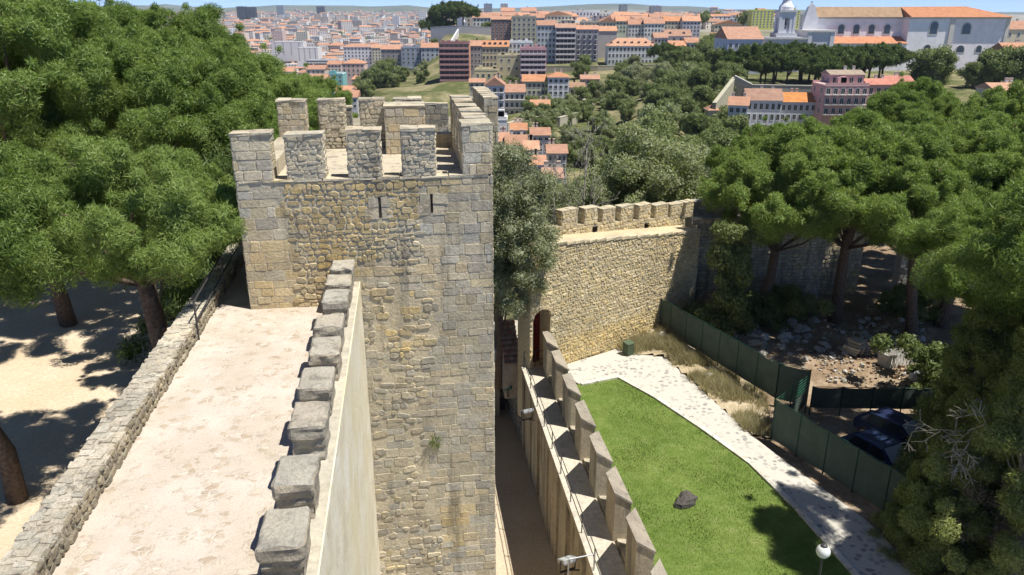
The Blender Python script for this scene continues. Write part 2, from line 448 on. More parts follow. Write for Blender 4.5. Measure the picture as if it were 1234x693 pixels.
# ------------------------------------------------------------------ second tower further along the wall
SB = (-1.0, 47.5, 0)
t2 = k_thing('castle_tower', 'farther small battlemented tower seen just over the top of the big tower', 'tower', SB)
SX0, SX1, SY0, SY1 = 1.0-.4, 5.3, 44.0, 51.0
mb = MB(); SX0 = -3.6
mb.box(SX0, SX1, SY0, SY1, -6, 13.6, (.33,.31,.26))
stones(mb, (SX0,SY0,4), X_, Z_, -Y_, SX1-SX0, 10.1, (.3,.4), (.4,.9), ASH, .03)
stones(mb, (SX1,SY0,-2), Y_, Z_, X_, SY1-SY0, 16.1, (.3,.4), (.4,.9), ASH, .03)
mb.build('wall', M['tower'], t2, SB)
for i in range(6):
    y0 = SY0 + i*1.2
    m_ = MB(); stone_block(m_, SX1-.8, SX1, y0, y0+.8, 13.6, 15.5, ASH, hr=(.3,.4), wr=(.4,.8)); m_.build('merlon', M['tower'], t2, SB)
for i, (x, w, z) in enumerate(((-3.6,.8,15.1),(-2.2,.9,15.3),(-.6,1.2,15.1),(1.2,1.3,15.2),(2.9,1.0,15.5))):
    m_ = MB(); stone_block(m_, x, x+w, SY0, SY0+.6, 13.6, z, GREY, hr=(.25,.36), wr=(.3,.7)); m_.build('merlon', M['tower'], t2, SB)

# ------------------------------------------------------------------ CURTAIN WALL with wall walk, crenellated right side
CB = (-3.5, 12.0, 0)
curt = k_thing('rampart_wall', 'long castle curtain wall with pale paved wall walk leading to the tower', 'wall', CB)
mb = MB()
mb.box(-6.15, -1.47, 2.0, TY0+.05, -6.0, 11.9, (.55,.50,.38))
mb.box(-6.15, TX0-.01, TY0+.0, 33.0, -6.0, 11.9, (.45,.41,.33))
mb.box(-2.24, -1.47, 2.0, TY0+.05, 11.9, 12.7, (.50,.46,.37))
mb.build('wall_body', M['curtain'], curt, CB)
mb = MB(); mb.box(-1.468, -1.44, 2.0, TY0+.03, -6.0, 12.69, (.7,.65,.5)); mb.build('outer_face', M['limewash'], curt, CB)
def mat_walk():
    m, nt, b = new_mat('lime_cobble_paving')
    co = objco(nt)
    v = N(nt, 'ShaderNodeTexVoronoi'); v.inputs['Scale'].default_value = 5.2; v.inputs['Randomness'].default_value = 1
    mp = objco(nt, 1.0, 1.5, 1)
    nt.links.new(mixc(nt, .12, mp, N(nt,'ShaderNodeTexNoise',Scale=4.0).outputs['Color']), v.inputs['Vector'])
    ve = N(nt, 'ShaderNodeTexVoronoi', feature='DISTANCE_TO_EDGE'); ve.inputs['Scale'].default_value = 5.2
    nt.links.new(v.inputs['Vector'].links[0].from_socket, ve.inputs['Vector'])
    big = noise(nt, .9, 5, .6, co); fine = noise(nt, 22, 6, .7, co); mid = noise(nt, 2.6, 6, .7, co)
    base = ramp(nt, [(.3, (.45,.385,.31)), (.55, (.515,.455,.385)), (.75, (.56,.505,.44))], big)
    st = mixc(nt, .2, ramp(nt, [(0, (.30,.225,.15)), (.4, (.43,.35,.25)), (.75, (.58,.53,.45)), (1, (.27,.23,.18))], v.outputs['Color']), base)
    show = N(nt, 'ShaderNodeMath', operation='MULTIPLY')
    nt.links.new(ramp(nt, [(.50, (0,0,0)), (.58, (.95,)*3)], mid), show.inputs[0])
    nt.links.new(ramp(nt, [(.03, (0,0,0)), (.10, (1,1,1))], ve.outputs['Distance']), show.inputs[1])
    c = mixc(nt, show.outputs[0], base, st)
    c = mixc(nt, 1.0, c, ramp(nt, [(.25, (.86,.84,.82)), (.6, (1.04,1.04,1.04))], fine), 'MULTIPLY')
    nt.links.new(c, b.inputs['Base Color'])
    h = N(nt, 'ShaderNodeMath', operation='MULTIPLY_ADD'); h.inputs[1].default_value = 1.0
    nt.links.new(show.outputs[0], h.inputs[0]); nt.links.new(fine, h.inputs[2])
    bump(nt, b, h.outputs[0], .55, .025); b.inputs['Roughness'].default_value = .95
    b.inputs['Specular IOR Level'].default_value = .1
    return m
M['walk'] = mat_walk()
mb = MB()
mb.box(-5.58, -2.31, 2.0, TY0+.02, 11.9, 12.0, (.6,.5,.4)); mb.box(-5.58, TX0+.01, TY0+.02, 33.0, 11.9, 12.0)
mb.build('walk_paving', M['walk'], curt, CB)
# left parapet: low, broad, rough coping
mb = MB()
mb.box(-6.14, -5.57, 2.0, 33.0, 11.9, 12.40, (.52,.49,.42))
stones(mb, (-5.57, 2.0, 12.0), Y_, Z_, X_, 31, .44, (.1,.2), (.14,.34), [(.36,.33,.26),(.30,.275,.22),(.41,.375,.29)], .035, .02, .025, .05)
stones(mb, (-6.14, 33.0, 8.5), -Y_, Z_, -X_, 31, 3.9, (.2,.32), (.25,.6), RUB, .03)
y = 2.0
while y < 33:
    w = random.uniform(.08,.24); x = -6.16+random.uniform(-.03,.03)
    while x < -5.62:
        q = random.uniform(.08,.28); x1 = min(x+q, -5.55+random.uniform(-.03,.03)); yo = random.uniform(-.07,.07); dz = random.uniform(-.012,.014)
        c_ = vary(random.choice([(.62,.59,.52),(.59,.56,.49),(.65,.62,.55),(.56,.535,.47)]),.08)
        P = [(x+random.uniform(-.02,.03), y+yo+random.uniform(-.02,.03)), (x1+random.uniform(-.03,.02), y+yo+random.uniform(-.03,.03)), (x1+random.uniform(-.03,.02), y+yo+w+random.uniform(-.03,.02)), ((x+x1)/2, y+yo+w+random.uniform(0,.04)), (x+random.uniform(-.02,.03), y+yo+w+random.uniform(-.03,.02))]
        mb.prism(P, 12.3, [12.42+dz+random.uniform(-.01,.01) for _ in P], c_)
        x += q
    y += w
mb.build('parapet', M['cap'], curt, CB)
# merlons along the right of the walk
def rough_block(x0, x1, y0, y1, z0, z1, seed, lean=0.0):
    """weathered ashlar block: subdivided, roughened faces, pale top and broken front"""
    rnd = random.Random(seed)
    n = 12; m_ = MB()
    def P(i, j, k):
        x = x0+(x1-x0)*i/n; y = y0+(y1-y0)*j/n; z = z0+(z1-z0)*k/n
        e = [i in (0,n), j in (0,n), k in (0,n)]
        if k < .66*n:                                        # rubble body set back under the cap slab
            q = .028+.03*vnoise(x*4+seed, z*8+y*3, 9)
            x += q if i == 0 else (-q if i == n else 0); y += q if j == 0 else (-q if j == n else 0)
        a = .022 if sum(e) == 1 else .03
        s = seed*13.7
        dx = (vnoise(y*5+s, z*6, 1)-.5)*a*1.6 if e[0] else 0
        dy = (vnoise(x*6+s, z*9, 2)-.5)*a*3.0 if e[1] else 0
        dz = (vnoise(x*4+s, y*4, 3)-.5)*a*1.6 if e[2] else 0
        if sum(e) >= 2:
            r = .012+.03*vnoise(x*7+s, y*7+z*9, 4)
            dx += (-r if i == n else r) if e[0] else 0; dy += (-r if j == n else r) if e[1] else 0; dz -= r if (e[2] and k == n) else 0
        if j == 0 and k < n: dy += .05*max(0, vnoise(x*3+s, z*7, seed)-.45) + (.035 if 2 < k < 5 and vnoise(x*5, 1, seed) > .35 else 0)
        return (x+dx, y+dy, z+dz)
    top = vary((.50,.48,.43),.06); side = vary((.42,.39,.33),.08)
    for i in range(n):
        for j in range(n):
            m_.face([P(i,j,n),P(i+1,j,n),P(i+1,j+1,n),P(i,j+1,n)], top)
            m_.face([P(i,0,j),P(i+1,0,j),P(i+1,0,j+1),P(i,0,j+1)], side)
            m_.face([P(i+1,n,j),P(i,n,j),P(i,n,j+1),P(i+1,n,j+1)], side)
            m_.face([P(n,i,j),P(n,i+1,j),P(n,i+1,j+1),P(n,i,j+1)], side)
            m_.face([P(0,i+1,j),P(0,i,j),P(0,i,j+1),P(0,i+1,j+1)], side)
    return m_
for k, y0 in enumerate((7.25, 8.75, 10.2, 11.86, 13.4, 14.9, 16.35, 17.85, 19.2, 20.5)):
    rough_block(-2.20+random.uniform(-.03,.03), -1.56+random.uniform(-.03,.02), y0, y0+.92+random.uniform(-.05,.05), 12.66, 13.38+random.uniform(-.03,.04), k+1).build('merlon', M['cap'], curt, CB)

# railing by the tower foot
def railing(label, pts, h, group=None, rails=(1.0, .5), name='iron_railing', r=.022, mat='iron', cat='railing'):
    o = thing(name, label, cat, pts[0], 0, group); b0 = Vector(pts[0])
    for p in pts:
        m_ = MB(); m_.tube([Vector(p)-b0, Vector(p)-b0+Vector((0,0,h))], r*1.15, 8); m_.build('post', M[mat], o)
    for q in rails:
        m_ = MB(); m_.tube([Vector(p)-b0+Vector((0,0,h*q)) for p in pts], r, 8); m_.build('rail', M[mat], o)
    return o
railing('short dark iron railing on the low parapet left of the big tower', [kworld(-5.5, y, 12.0+.16*(y-19.3)*.35) for y in (19.3, 22.6, 26.6, 30.5)], 1.05)

# ------------------------------------------------------------------ BARBICAN: lower wall with its own narrow walk and tall sloping merlons
LB = (6.8, 30.0, -5.5)
low = k_thing('barbican_wall', 'lower lime rendered wall with narrow walkway and tall slanted merlons beside lawn', 'wall', LB)
mb = MB()
rc = (.47,.40,.285)
LY0, LY1, LX0, LX1, LZ = 14.0, 40.4, 6.20, 7.95, .48
mb.box(LX0+.25, LX1, LY0, LY1, -5.6, LZ-.05, rc)
# pilasters and recesses on the ditch side
y = LY0
while y < LY1-.2:
    w = random.uniform(1.5,2.3); g = random.uniform(.5,.9)
    y1 = min(y+w, LY1)
    mb.box(LX0, LX0+.27, y, y1, -5.6+random.uniform(0,.4), LZ-.06, vary(rc,.08), 0, .015)
    y = y1+g
mb.box(LX0-.02, LX0+.27, LY0, LY1, LZ-.35, LZ-.045, vary(rc,.05))
mb.build('wall_body', M['render'], low, LB)
mb = MB(); mb.box(LX0-.03, LX1-.55, LY0, LY1, LZ-.04, LZ, (.56,.51,.42)); mb.build('walkway', M['curtain'], low, LB)
mb = MB(); mb.box(LX0-.06, LX0+.16, LY0, LY1, LZ+.004, LZ+.07, (.55,.51,.43), 0); mb.build('edge_kerb', M['curtain'], low, LB)
ycs = [39.4, 36.7, 33.8, 30.8, 27.9, 25.05, 22.2, 19.3]      # front outer corners (world Y) read off the photograph
for i, Yc in enumerate(ycs):
    y0 = (Yc - 1.09)/.9905
    L = 2.5
    m_ = MB()
    xi, xo = 7.36, 7.97
    poly = [(xi, y0+.12), (xo, y0), (xo, y0+L), (xi, y0+1.35)]
    mc = vary((.47,.41,.31),.06)
    m_.prism(poly, .2, [2.62, 2.24, 2.26, 2.64], mc)
    m_.build('merlon', M['render'], low, LB)
    m_ = MB(); e = .05
    P = [(xi-e, y0+.08), (xo+e, y0-e), (xo+e, y0+L+.03), (xi-e, y0+1.40)]
    m_.prism(P, [2.625+.03, 2.245-.03, 2.265-.03, 2.645+.03], [2.72+.03, 2.34-.03, 2.36-.03, 2.74+.03], vary((.40,.375,.33),.07))
    m_.build('coping', M['cap'], low, LB)
mb = MB(); mb.box(7.5, 7.95, LY0, LY1, .2, .62, (.45,.4,.31)); mb.build('parapet_base', M['render'], low, LB)
rl = railing('long thin iron railing along the edge of the lower walkway', [kworld(6.24, y, LZ) for y in (16.5,18.6,20.7,22.8,24.9,27.0,29.1,31.2,33.3,35.4,37.5,40.0)], 1.0, r=.02)
railing('short iron railing closing the far end of the lower walkway near the door', [kworld(6.3, 40.25, LZ), kworld(6.95, 40.3, LZ), kworld(7.6, 40.3, LZ)], 1.0, r=.02)
railing('small railing jutting out over the ditch at the bottom of the picture', [kworld(6.2, 22.7, LZ-.5), kworld(5.2, 22.55, LZ-.5)], 1.3, rails=(1.0,), r=.025, mat='steel')

# floodlights on the ditch side
def floodlight(name, label, loc, rotz, tilt, col, w=.75, d=.5, arm=None):
    o = thing(name, label, 'floodlight', loc, rotz, None)
    m_ = MB(); ct, st = math.cos(tilt), math.sin(tilt)
    def R(p): return (p[0], p[1]*ct - p[2]*st, p[1]*st + p[2]*ct)
    def rbox(x0,x1,y0,y1,z0,z1):
        p = [(x0,y0,z0),(x1,y0,z0),(x1,y1,z0),(x0,y1,z0),(x0,y0,z1),(x1,y0,z1),(x1,y1,z1),(x0,y1,z1)]
        return [R(q) for q in p], [(3,2,1,0),(4,5,6,7),(0,1,5,4),(1,2,6,5),(2,3,7,6),(3,0,4,7)]
    m_.solid(*rbox(-w/2,w/2,-d/2,d/2,.0,.14), col)
    for k in range(6): m_.solid(*rbox(-w/2+.03, w/2-.03, -d/2+.04+k*d/6.3, -d/2+.06+k*d/6.3, -.05, 0), col)
    m_.build('housing', M['steel'] if col[0] > .2 else M['greenpaint'], o)
    m_ = MB(); m_.solid(*rbox(-w/2+.04,w/2-.04,-d/2+.04,d/2-.04,.141,.15), (.7,.72,.72)); m_.build('glass', M['glass'], o)
    m_ = MB()
    for sx in (-1, 1): m_.box(sx*(w/2+.02)-.012, sx*(w/2+.02)+.012, -.04, .04, -.4, .1)
    m_.box(-w/2-.03, w/2+.03, -.04, .04, -.44, -.40)
    if arm: m_.tube([(0,0,-.42), arm], .03, 8)
    m_.build('bracket', M['iron'], o)
    return o
M['greenpaint'] = mat_plain('green_paint', (.03,.14,.09), .5, 0, .15)
def mat_glass():
    m, nt, b = new_mat('lamp_glass'); b.inputs['Base Color'].default_value = (.55,.58,.58,1); b.inputs['Roughness'].default_value = .12
    b.inputs['Specular IOR Level'].default_value = .6; return m
M['glass'] = mat_glass()
floodlight('floodlight', 'silver floodlight bracketed to the lower wall next to the railing post near the steps', kworld(5.75, 35.6, .15), PHI+.3, -.5, (.4,.4,.4), .62, .6, (.45,0,-.6))
floodlight('floodlight', 'silver floodlight on the lower wall nearest the bottom edge of the picture', kworld(5.6, 24.4, -.35), PHI+.3, -.5, (.4,.4,.4), .62, .6, (.55,0,-.6))
# ================================================================== GROUNDS inside the walls
def poly_sheet(name, pts, mat, sub=None, zf=None, m=0):
    """flat or height-mapped sheet over a world polygon (fan of a fine grid clipped by the polygon when zf is given)"""
    mb = MB()
    if zf is None:
        mb.face(pts, (.5,.5,.5)); 
    else:
        xs = [p[0] for p in pts]; ys = [p[1] for p in pts]
        x0, x1, y0, y1 = min(xs), max(xs), min(ys), max(ys)
        nx, ny = int((x1-x0)/sub)+1, int((y1-y0)/sub)+1
        V = {}
        def inside(x, y):
            c = False; n = len(pts)
            for i in range(n):
                a, b = pts[i], pts[i-1]
                if (a[1] > y) != (b[1] > y) and x < (b[0]-a[0])*(y-a[1])/(b[1]-a[1])+a[0]: c = not c
            return c
        for i in range(nx):
            for j in range(ny):
                cx, cy = x0+(i+.5)*sub, y0+(j+.5)*sub
                if inside(cx, cy):
                    q = []
                    for (a, b) in ((i,j),(i+1,j),(i+1,j+1),(i,j+1)):
                        if (a,b) not in V:
                            V[(a,b)] = len(mb.v); x, y = x0+a*sub, y0+b*sub
                            mb.v.append((x, y, zf(x, y)))
                        q.append(V[(a,b)])
                    mb.f.append(tuple(q)); mb.m.append(0); mb.c.append((.5,.5,.5))
    return structure(mb.build(name, mat, smooth=zf is not None))
def mat_ground(name, stops, s1, s2, bs=.4, bd=.03, pebble=None):
    m, nt, b = new_mat(name); co = objco(nt)
    a = noise(nt, s1, 6, .62, co); f = noise(nt, s2, 8, .72, co)
    mx = N(nt, 'ShaderNodeMath', operation='MULTIPLY_ADD'); mx.inputs[1].default_value = .35
    nt.links.new(f, mx.inputs[0]); 
    sc = N(nt, 'ShaderNodeMath', operation='MULTIPLY'); sc.inputs[1].default_value = .72
    nt.links.new(a, sc.inputs[0]); nt.links.new(sc.outputs[0], mx.inputs[2])
    c = ramp(nt, stops, mx.outputs[0])
    c = mixc(nt, 1.0, c, ramp(nt, [(.3, (.82,.8,.78)), (.6, (1.05,1.05,1.05))], f), 'MULTIPLY')
    if pebble:
        v = N(nt, 'ShaderNodeTexVoronoi'); v.inputs['Scale'].default_value = pebble[0]; nt.links.new(co, v.inputs['Vector'])
        c = mixc(nt, ramp(nt, pebble[1], v.outputs['Distance']), c, pebble[2])
    nt.links.new(c, b.inputs['Base Color']); b.inputs['Roughness'].default_value = .97; b.inputs['Specular IOR Level'].default_value = .08
    bump(nt, b, f, bs, bd); return m
M['sand'] = mat_ground('pale_sand', [(.35,(.50,.395,.27)),(.55,(.56,.46,.33)),(.7,(.61,.52,.40))], .35, 9)
M['sand2'] = mat_ground('ditch_sand', [(.35,(.47,.385,.275)),(.55,(.53,.44,.32)),(.7,(.58,.49,.37))], .4, 8)
M['gravel'] = mat_ground('grey_gravel', [(.35,(.34,.31,.26)),(.55,(.45,.42,.36)),(.7,(.54,.51,.45))], 1.2, 6, .9, .08)
M['yard'] = mat_ground('yard_earth', [(.35,(.15,.11,.07)),(.52,(.28,.205,.135)),(.72,(.44,.36,.26))], .35, 3.2, .9, .1)
M['slope'] = mat_ground('dry_slope', [(.35,(.32,.26,.155)),(.55,(.45,.375,.25)),(.72,(.56,.49,.36))], .6, 5, .8, .08)
def mat_path():
    m, nt, b = new_mat('pebble_path'); co = objco(nt)
    v = N(nt, 'ShaderNodeTexVoronoi'); v.inputs['Scale'].default_value = 4.6
    nt.links.new(mixc(nt, .22, co, N(nt,'ShaderNodeTexNoise',Scale=3.0).outputs['Color']), v.inputs['Vector'])
    big = noise(nt, .5, 6, .7, co); f = noise(nt, 14, 6, .7, co)
    base = ramp(nt, [(.3,(.42,.395,.335)),(.7,(.57,.545,.475))], f)
    sel = ramp(nt, [(.34,(0,0,0)),(.40,(1,1,1))], v.outputs['Color'])
    shp = ramp(nt, [(.34,(1,1,1)),(.5,(0,0,0))], v.outputs['Distance'])
    a = N(nt,'ShaderNodeMath',operation='MULTIPLY'); nt.links.new(sel,a.inputs[0]); nt.links.new(shp,a.inputs[1])
    a2 = N(nt,'ShaderNodeMath',operation='MULTIPLY'); nt.links.new(a.outputs[0],a2.inputs[0])
    nt.links.new(ramp(nt, [(.40,(.0,)*3),(.56,(1,)*3)], big), a2.inputs[1])
    c = mixc(nt, a2.outputs[0], base, ramp(nt, [(.2,(.17,.16,.155)),(.8,(.29,.275,.26))], v.outputs['Color']))
    nt.links.new(c, b.inputs['Base Color']); b.inputs['Roughness'].default_value = .95
    bump(nt, b, f, .5, .03); return m
M['path'] = mat_path()
def mat_lawn():
    m, nt, b = new_mat('mown_lawn'); co = objco(nt)
    a = noise(nt, .28, 5, .6, co); f = noise(nt, 13, 8, .75, co); g = noise(nt, 1.6, 6, .7, co)
    c = ramp(nt, [(.3,(.065,.112,.022)),(.48,(.098,.152,.034)),(.62,(.145,.19,.052)),(.78,(.26,.25,.10))], a)
    c = mixc(nt, .55, c, ramp(nt, [(.32,(.09,.14,.025)),(.55,(.16,.215,.055)),(.75,(.25,.27,.11))], g))
    c = mixc(nt, 1.0, c, ramp(nt, [(.3,(.78,.8,.7)),(.6,(1.06,1.06,1.06))], f), 'MULTIPLY')
    nt.links.new(c, b.inputs['Base Color']); b.inputs['Roughness'].default_value = 1; b.inputs['Specular IOR Level'].default_value = .05
    bump(nt, b, f, .5, .05); return m
M['lawn'] = mat_lawn()

# inner plaza on the left, beyond the parapet
def plaza_z(x, y): return 6.0 + .12*(vnoise(x*.4, y*.4, 3)-.5) + max(0, y-46)*.06
poly_sheet('plaza_ground', [(-70,-2),(-5.6,-2)] + [tuple(kworld(-5.9, y))[:2] for y in (6, 20, 32)] + [(-10.8,62),(-70,62)], M['sand'], .8, plaza_z)
# ditch between tower and barbican wall
def ditch_z(x, y): return -4.75 + max(0, (y-49)*.3) + .05*(vnoise(x, y, 8)-.5)
poly_sheet('ditch_ground', [tuple(kworld(-1.6, y))[:2] for y in (5, 52)] + [tuple(kworld(6.5, y))[:2] for y in (52, 5)], M['sand2'], .7, ditch_z)
# gravel terrace below the steps
def terr_z(x, y): return -3.3 + min(3.1, max(0, y-40.45)*1.05) + .08*(vnoise(x*3, y*3, 4)-.5) + .12*(vnoise(x*2, y*2, 4)-.5)
CR = kworld(6.22, 40.45)
poly_sheet('gravel_terrace', [(CR.x-.05, CR.y), (-.9, 49.5), (2.6, 49.5), (2.6, 41.0)], M['gravel'], .3, terr_z)
# outer court on the right
def court_z(x, y):
    z = 0.0
    t = min(1, max(0, (y - (41.5 - .62*(x-10)))/6))        # rises gently past the fence
    return -.02 + .55*t*t + (.25*(vnoise(x*.6, y*.6, 9)-.5) if t > .5 else 0)
poly_sheet('yard_ground', [tuple(kworld(7.7, y))[:2] for y in (4, 38.5)] + [(2.6,41.2),(12.2,49.2),(16,72),(75,72),(75,2)], M['yard'], .5, lambda x, y: court_z(x, y)-.03)
E0, E1, E2 = at_z(745,455), at_z(905,560), at_z(1040,705)
kerb = [at_z(745,455), at_z(790,480), at_z(850,520), at_z(905,560), at_z(960,614), at_z(1040,705), at_z(1110,800)]
L0 = at_z(700,464.5)
lawn_poly = [tuple(kworld(7.9, y))[:2] for y in (8, 38)] + [(L0.x, L0.y)] + [(k.x, k.y) for k in kerb]
poly_sheet('lawn', lawn_poly, M['lawn'], .35, lambda x, y: .03 + .04*(vnoise(x*.8, y*.8, 2)-.5))
pb = [at_z(762,428), at_z(800,430), at_z(905,525), at_z(950,560), at_z(1040,625), at_z(1180,760)]
path_poly = [(k.x, k.y) for k in reversed(kerb)] + [(L0.x, L0.y), (3.2,40.3), (3.0,41.9)] + [(6.6,44.4)] + [(q.x, q.y) for q in pb]
poly_sheet('cobbled_path', [(p[0], p[1], .045) for p in path_poly], M['path'])
mb = MB()                                                     # white kerb strip along lawn
kk = [L0] + kerb
for a, b in zip(kk[:-1], kk[1:]):
    d = (b-a); L = d.length; d.normalize(); n = Vector((d.y, -d.x, 0)); k = max(1, int(L/1.1))
    for i in range(k):
        p, q = a + d*(L*i/k+.012), a + d*(L*(i+1)/k-.012)
        c = vary((.78,.76,.71),.04)
        P = [p-n*.13, q-n*.13, q+n*.13, p+n*.13]
        mb.prism([(w.x, w.y) for w in P], .0, .11+random.uniform(0,.012), c)
structure(mb.build('lawn_kerb', M['cap']))
# dry grassy slope between path and fence
FB = [at_z(789,393), at_z(932,480)]
slope_poly = [(6.6,44.4), (9.6,46.7), (14.0,38.6), (13.0,33.6), (pb[2].x, pb[2].y), (pb[1].x, pb[1].y), (pb[0].x, pb[0].y)]
def slope_z(x, y):
    d = max(0, (x-7.5)*.62+(y-44.0)*.78)
    return .05 + min(.5, .16*d) + .16*(vnoise(x*1.2, y*1.2, 6)-.3)
poly_sheet('dry_slope', slope_poly, M['slope'], .3, slope_z)

# ------------------------------------------------------------------ scattered blades
def blades(name, pts, zf, mat, h, w, lean=.5, per=1):
    n = len(pts)*per
    P = np.repeat(np.array(pts, dtype=np.float64), per, axis=0)
    P += RNG.normal(0, .07 if per > 1 else 0.0, P.shape)
    Z = np.array([zf(x, y) for x, y in P]); a = RNG.uniform(0, 2*PI, n); L = RNG.uniform(.5, 1.2, n)*h
    t = RNG.uniform(0, 2*PI, n); ln = RNG.uniform(0, lean, n)*L
    V = np.zeros((n, 3, 3))
    V[:,0,0] = P[:,0]-np.cos(a)*w; V[:,0,1] = P[:,1]-np.sin(a)*w; V[:,0,2] = Z-.02
    V[:,1,0] = P[:,0]+np.cos(a)*w; V[:,1,1] = P[:,1]+np.sin(a)*w; V[:,1,2] = Z-.02
    V[:,2,0] = P[:,0]+np.cos(t)*ln; V[:,2,1] = P[:,1]+np.sin(t)*ln; V[:,2,2] = Z+L
    return link(name, tri_mesh(name, V.reshape(-1,3), np.arange(3*n).reshape(-1,3), mat))
def pts_in(poly, n, dens=None):
    xs = [p[0] for p in poly]; ys = [p[1] for p in poly]; out = []
    while len(out) < n:
        x, y = random.uniform(min(xs),max(xs)), random.uniform(min(ys),max(ys)); c = False
        for i in range(len(poly)):
            a, b = poly[i], poly[i-1]
            if (a[1] > y) != (b[1] > y) and x < (b[0]-a[0])*(y-a[1])/(b[1]-a[1])+a[0]: c = not c
        if c and (dens is None or random.random() < dens(x, y)): out.append((x, y))
    return out
tag(blades('lawn_grass', pts_in(lawn_poly, 45000, lambda x, y: 0 if y < 17 else .25+vnoise(x*.9,y*.9,31)), lambda x, y: .03, M['grass'], .085, .012), 'short green blades of the mown lawn', 'grass', kind='stuff')
tag(blades('dry_grass', pts_in(slope_poly, 1500, lambda x, y: max(0, vnoise(x*.9, y*.9, 17)-.25)*1.6), slope_z, M['drygrass'], .5, .014, 1.1, 12), 'straw coloured dry grass on the bank beside the path', 'grass', kind='stuff')

# ------------------------------------------------------------------ GATE WALL with red door
GA, GB = Vector((1.02, 40.5, 0)), Vector((12.35, 48.9, 0))
gd = (GB-GA).normalized(); gang = math.atan2(gd.y, gd.x); GL = (GB-GA).length
gw = thing('gate_wall', 'sunlit golden rubble wall with battlements and arched red door behind the lawn', 'wall', GA, gang)
def gtop(u): return 7.95 - 1.45*u/GL
DU0, DU1, DH = .22, 1.5, 3.55                                 # door opening along the wall
mb = MB(); TH_ = 2.3
gc = (.58,.50,.345)
def gbox(u0, u1, z0, z1a, z1b, y0=0.0, y1=TH_): mb.prism([(u0,y0),(u1,y0),(u1,y1),(u0,y1)], z0, [z1a,z1b,z1b,z1a], gc)
gbox(0, DU0, -3, gtop(0), gtop(DU0), 0, 1.15); gbox(DU1, GL, -3, gtop(DU1), gtop(GL)); gbox(DU0, DU1, -3, .28, .28, 0, 1.15)
aw = (DU1-DU0)/2; ac = (DU0+DU1)/2; NS = 10                   # arch
for i in range(NS):
    u0 = DU0+(DU1-DU0)*i/NS; u1 = DU0+(DU1-DU0)*(i+1)/NS
    z = DH + math.sqrt(max(0, aw*aw-((u0+u1)/2-ac)**2))*.75
    mb.prism([(u0,0),(u1,0),(u1,1.15),(u0,1.15)], z, [gtop(u0),gtop(u1),gtop(u1),gtop(u0)], gc)
def in_wall(u, v):
    if v > gtop(u)-.08: return False
    if DU0-.1 < u < DU1+.1 and v < DH + math.sqrt(max(0, aw*aw-(min(max(u,DU0),DU1)-ac)**2))*.75: return False
    return True
def gtone(u, v, c):
    n = vnoise(u*.5, v*.5, 77)
    if v > 6 and u > 10: c = tuple(q*.92 for q in c)
    if v < 2.2: c = (c[0]*1.04, c[1]*.98, c[2]*.80)
    return tuple(q*(.9+.2*n) for q in c)
stones(mb, (0,0,-.4), X_, Z_, -Y_, GL, 8.4, (.10,.22), (.13,.42), GOLD, .034, .03, .022, .14, lambda u, v: in_wall(u, v-.4), .32, 0, gtone)
for k in range(8):                                            # voussoirs
    t0, t1 = PI*k/8, PI*(k+1)/8
    P = []
    for r in (1.0, 1.32):
        for t in (t0+.02, t1-.02): P.append((ac-math.cos(t)*aw*r, DH+math.sin(t)*aw*.75*r))
    q = [(P[0]),(P[1]),(P[3]),(P[2])]
    mb.solid([(u,-.07,z) for u,z in q]+[(u,.1,z) for u,z in q], [(0,1,2,3),(7,6,5,4),(0,4,5,1),(1,5,6,2),(2,6,7,3),(3,7,4,0)], vary((.5,.42,.29),.08))
x = .0
while x < GL:                                                 # rough ledge on top
    w = random.uniform(.35,.8); x1 = min(x+w, GL)
    z = gtop((x+x1)/2); mb.box(x, x1-.015, -.07, .62, z-.1, z+random.uniform(.02,.07), vary((.56,.49,.36),.08), 0, .02); x = x1
mb.build('wall_body', M['gatewall'], gw)
mb = MB(); mb.box(DU0, DU1, 1.0, 1.1, .28, 4.4, (.17,.022,.016))
for k in range(7): mb.box(DU0+k*.185+.01, DU0+k*.185+.175, .97, 1.0, .3, 4.35, vary((.19,.025,.018),.12))
for z in (.9, 2.0, 3.1): mb.box(DU0+.02, DU1-.02, .945, .97, z, z+.14, (.14,.018,.013))
door = mb.build('door', mat_attr('red_door_paint', .5, .25, 3), gw)
mb = MB(); mb.lathe([(.0,-.03),(.05,-.02),(.05,.02),(0,.03)], 8, (DU0+.7,.93,1.6), (.05,.05,.05)); mb.build('handle', M['iron'], door)
# battlements: parapet set back, eight merlons
mb = MB()
mb.prism([(1.8,1.7),(GL+.4,1.7),(GL+.4,2.25),(1.8,2.25)], 5.0, [gtop(1.8)+.5, gtop(GL)+.55, gtop(GL)+.55, gtop(1.8)+.5], (.47,.41,.29))
stones(mb, (1.8,1.7,6.2), X_, Z_, -Y_, GL-1.5, 2.5, (.15,.25), (.2,.5), GOLD, .04, .02, .03, .08, lambda u, v: v+6.2 < gtop(1.8+u)+.47 and not (abs(u-4.5)<.25 and v+6.2<7.9) and not (abs(u-9.0)<.25 and v+6.2<7.4), .3)
for uu, zz in ((6.3,7.35),(10.8,6.85)):
    mb.box(uu-.2, uu+.2, 1.68, 1.72, zz-.35, zz+.3, (.03,.025,.02)); mb.lathe([(.2,-.012),(.2,.012),(0,.012)], 12, (uu,1.7,zz+.3), (.03,.025,.02))
mb.build('parapet', M['gatewall'], gw)
gpx = [(676,697),(703,721),(725,742),(747,764),(769,785),(789,806),(808,824),(825,837)]
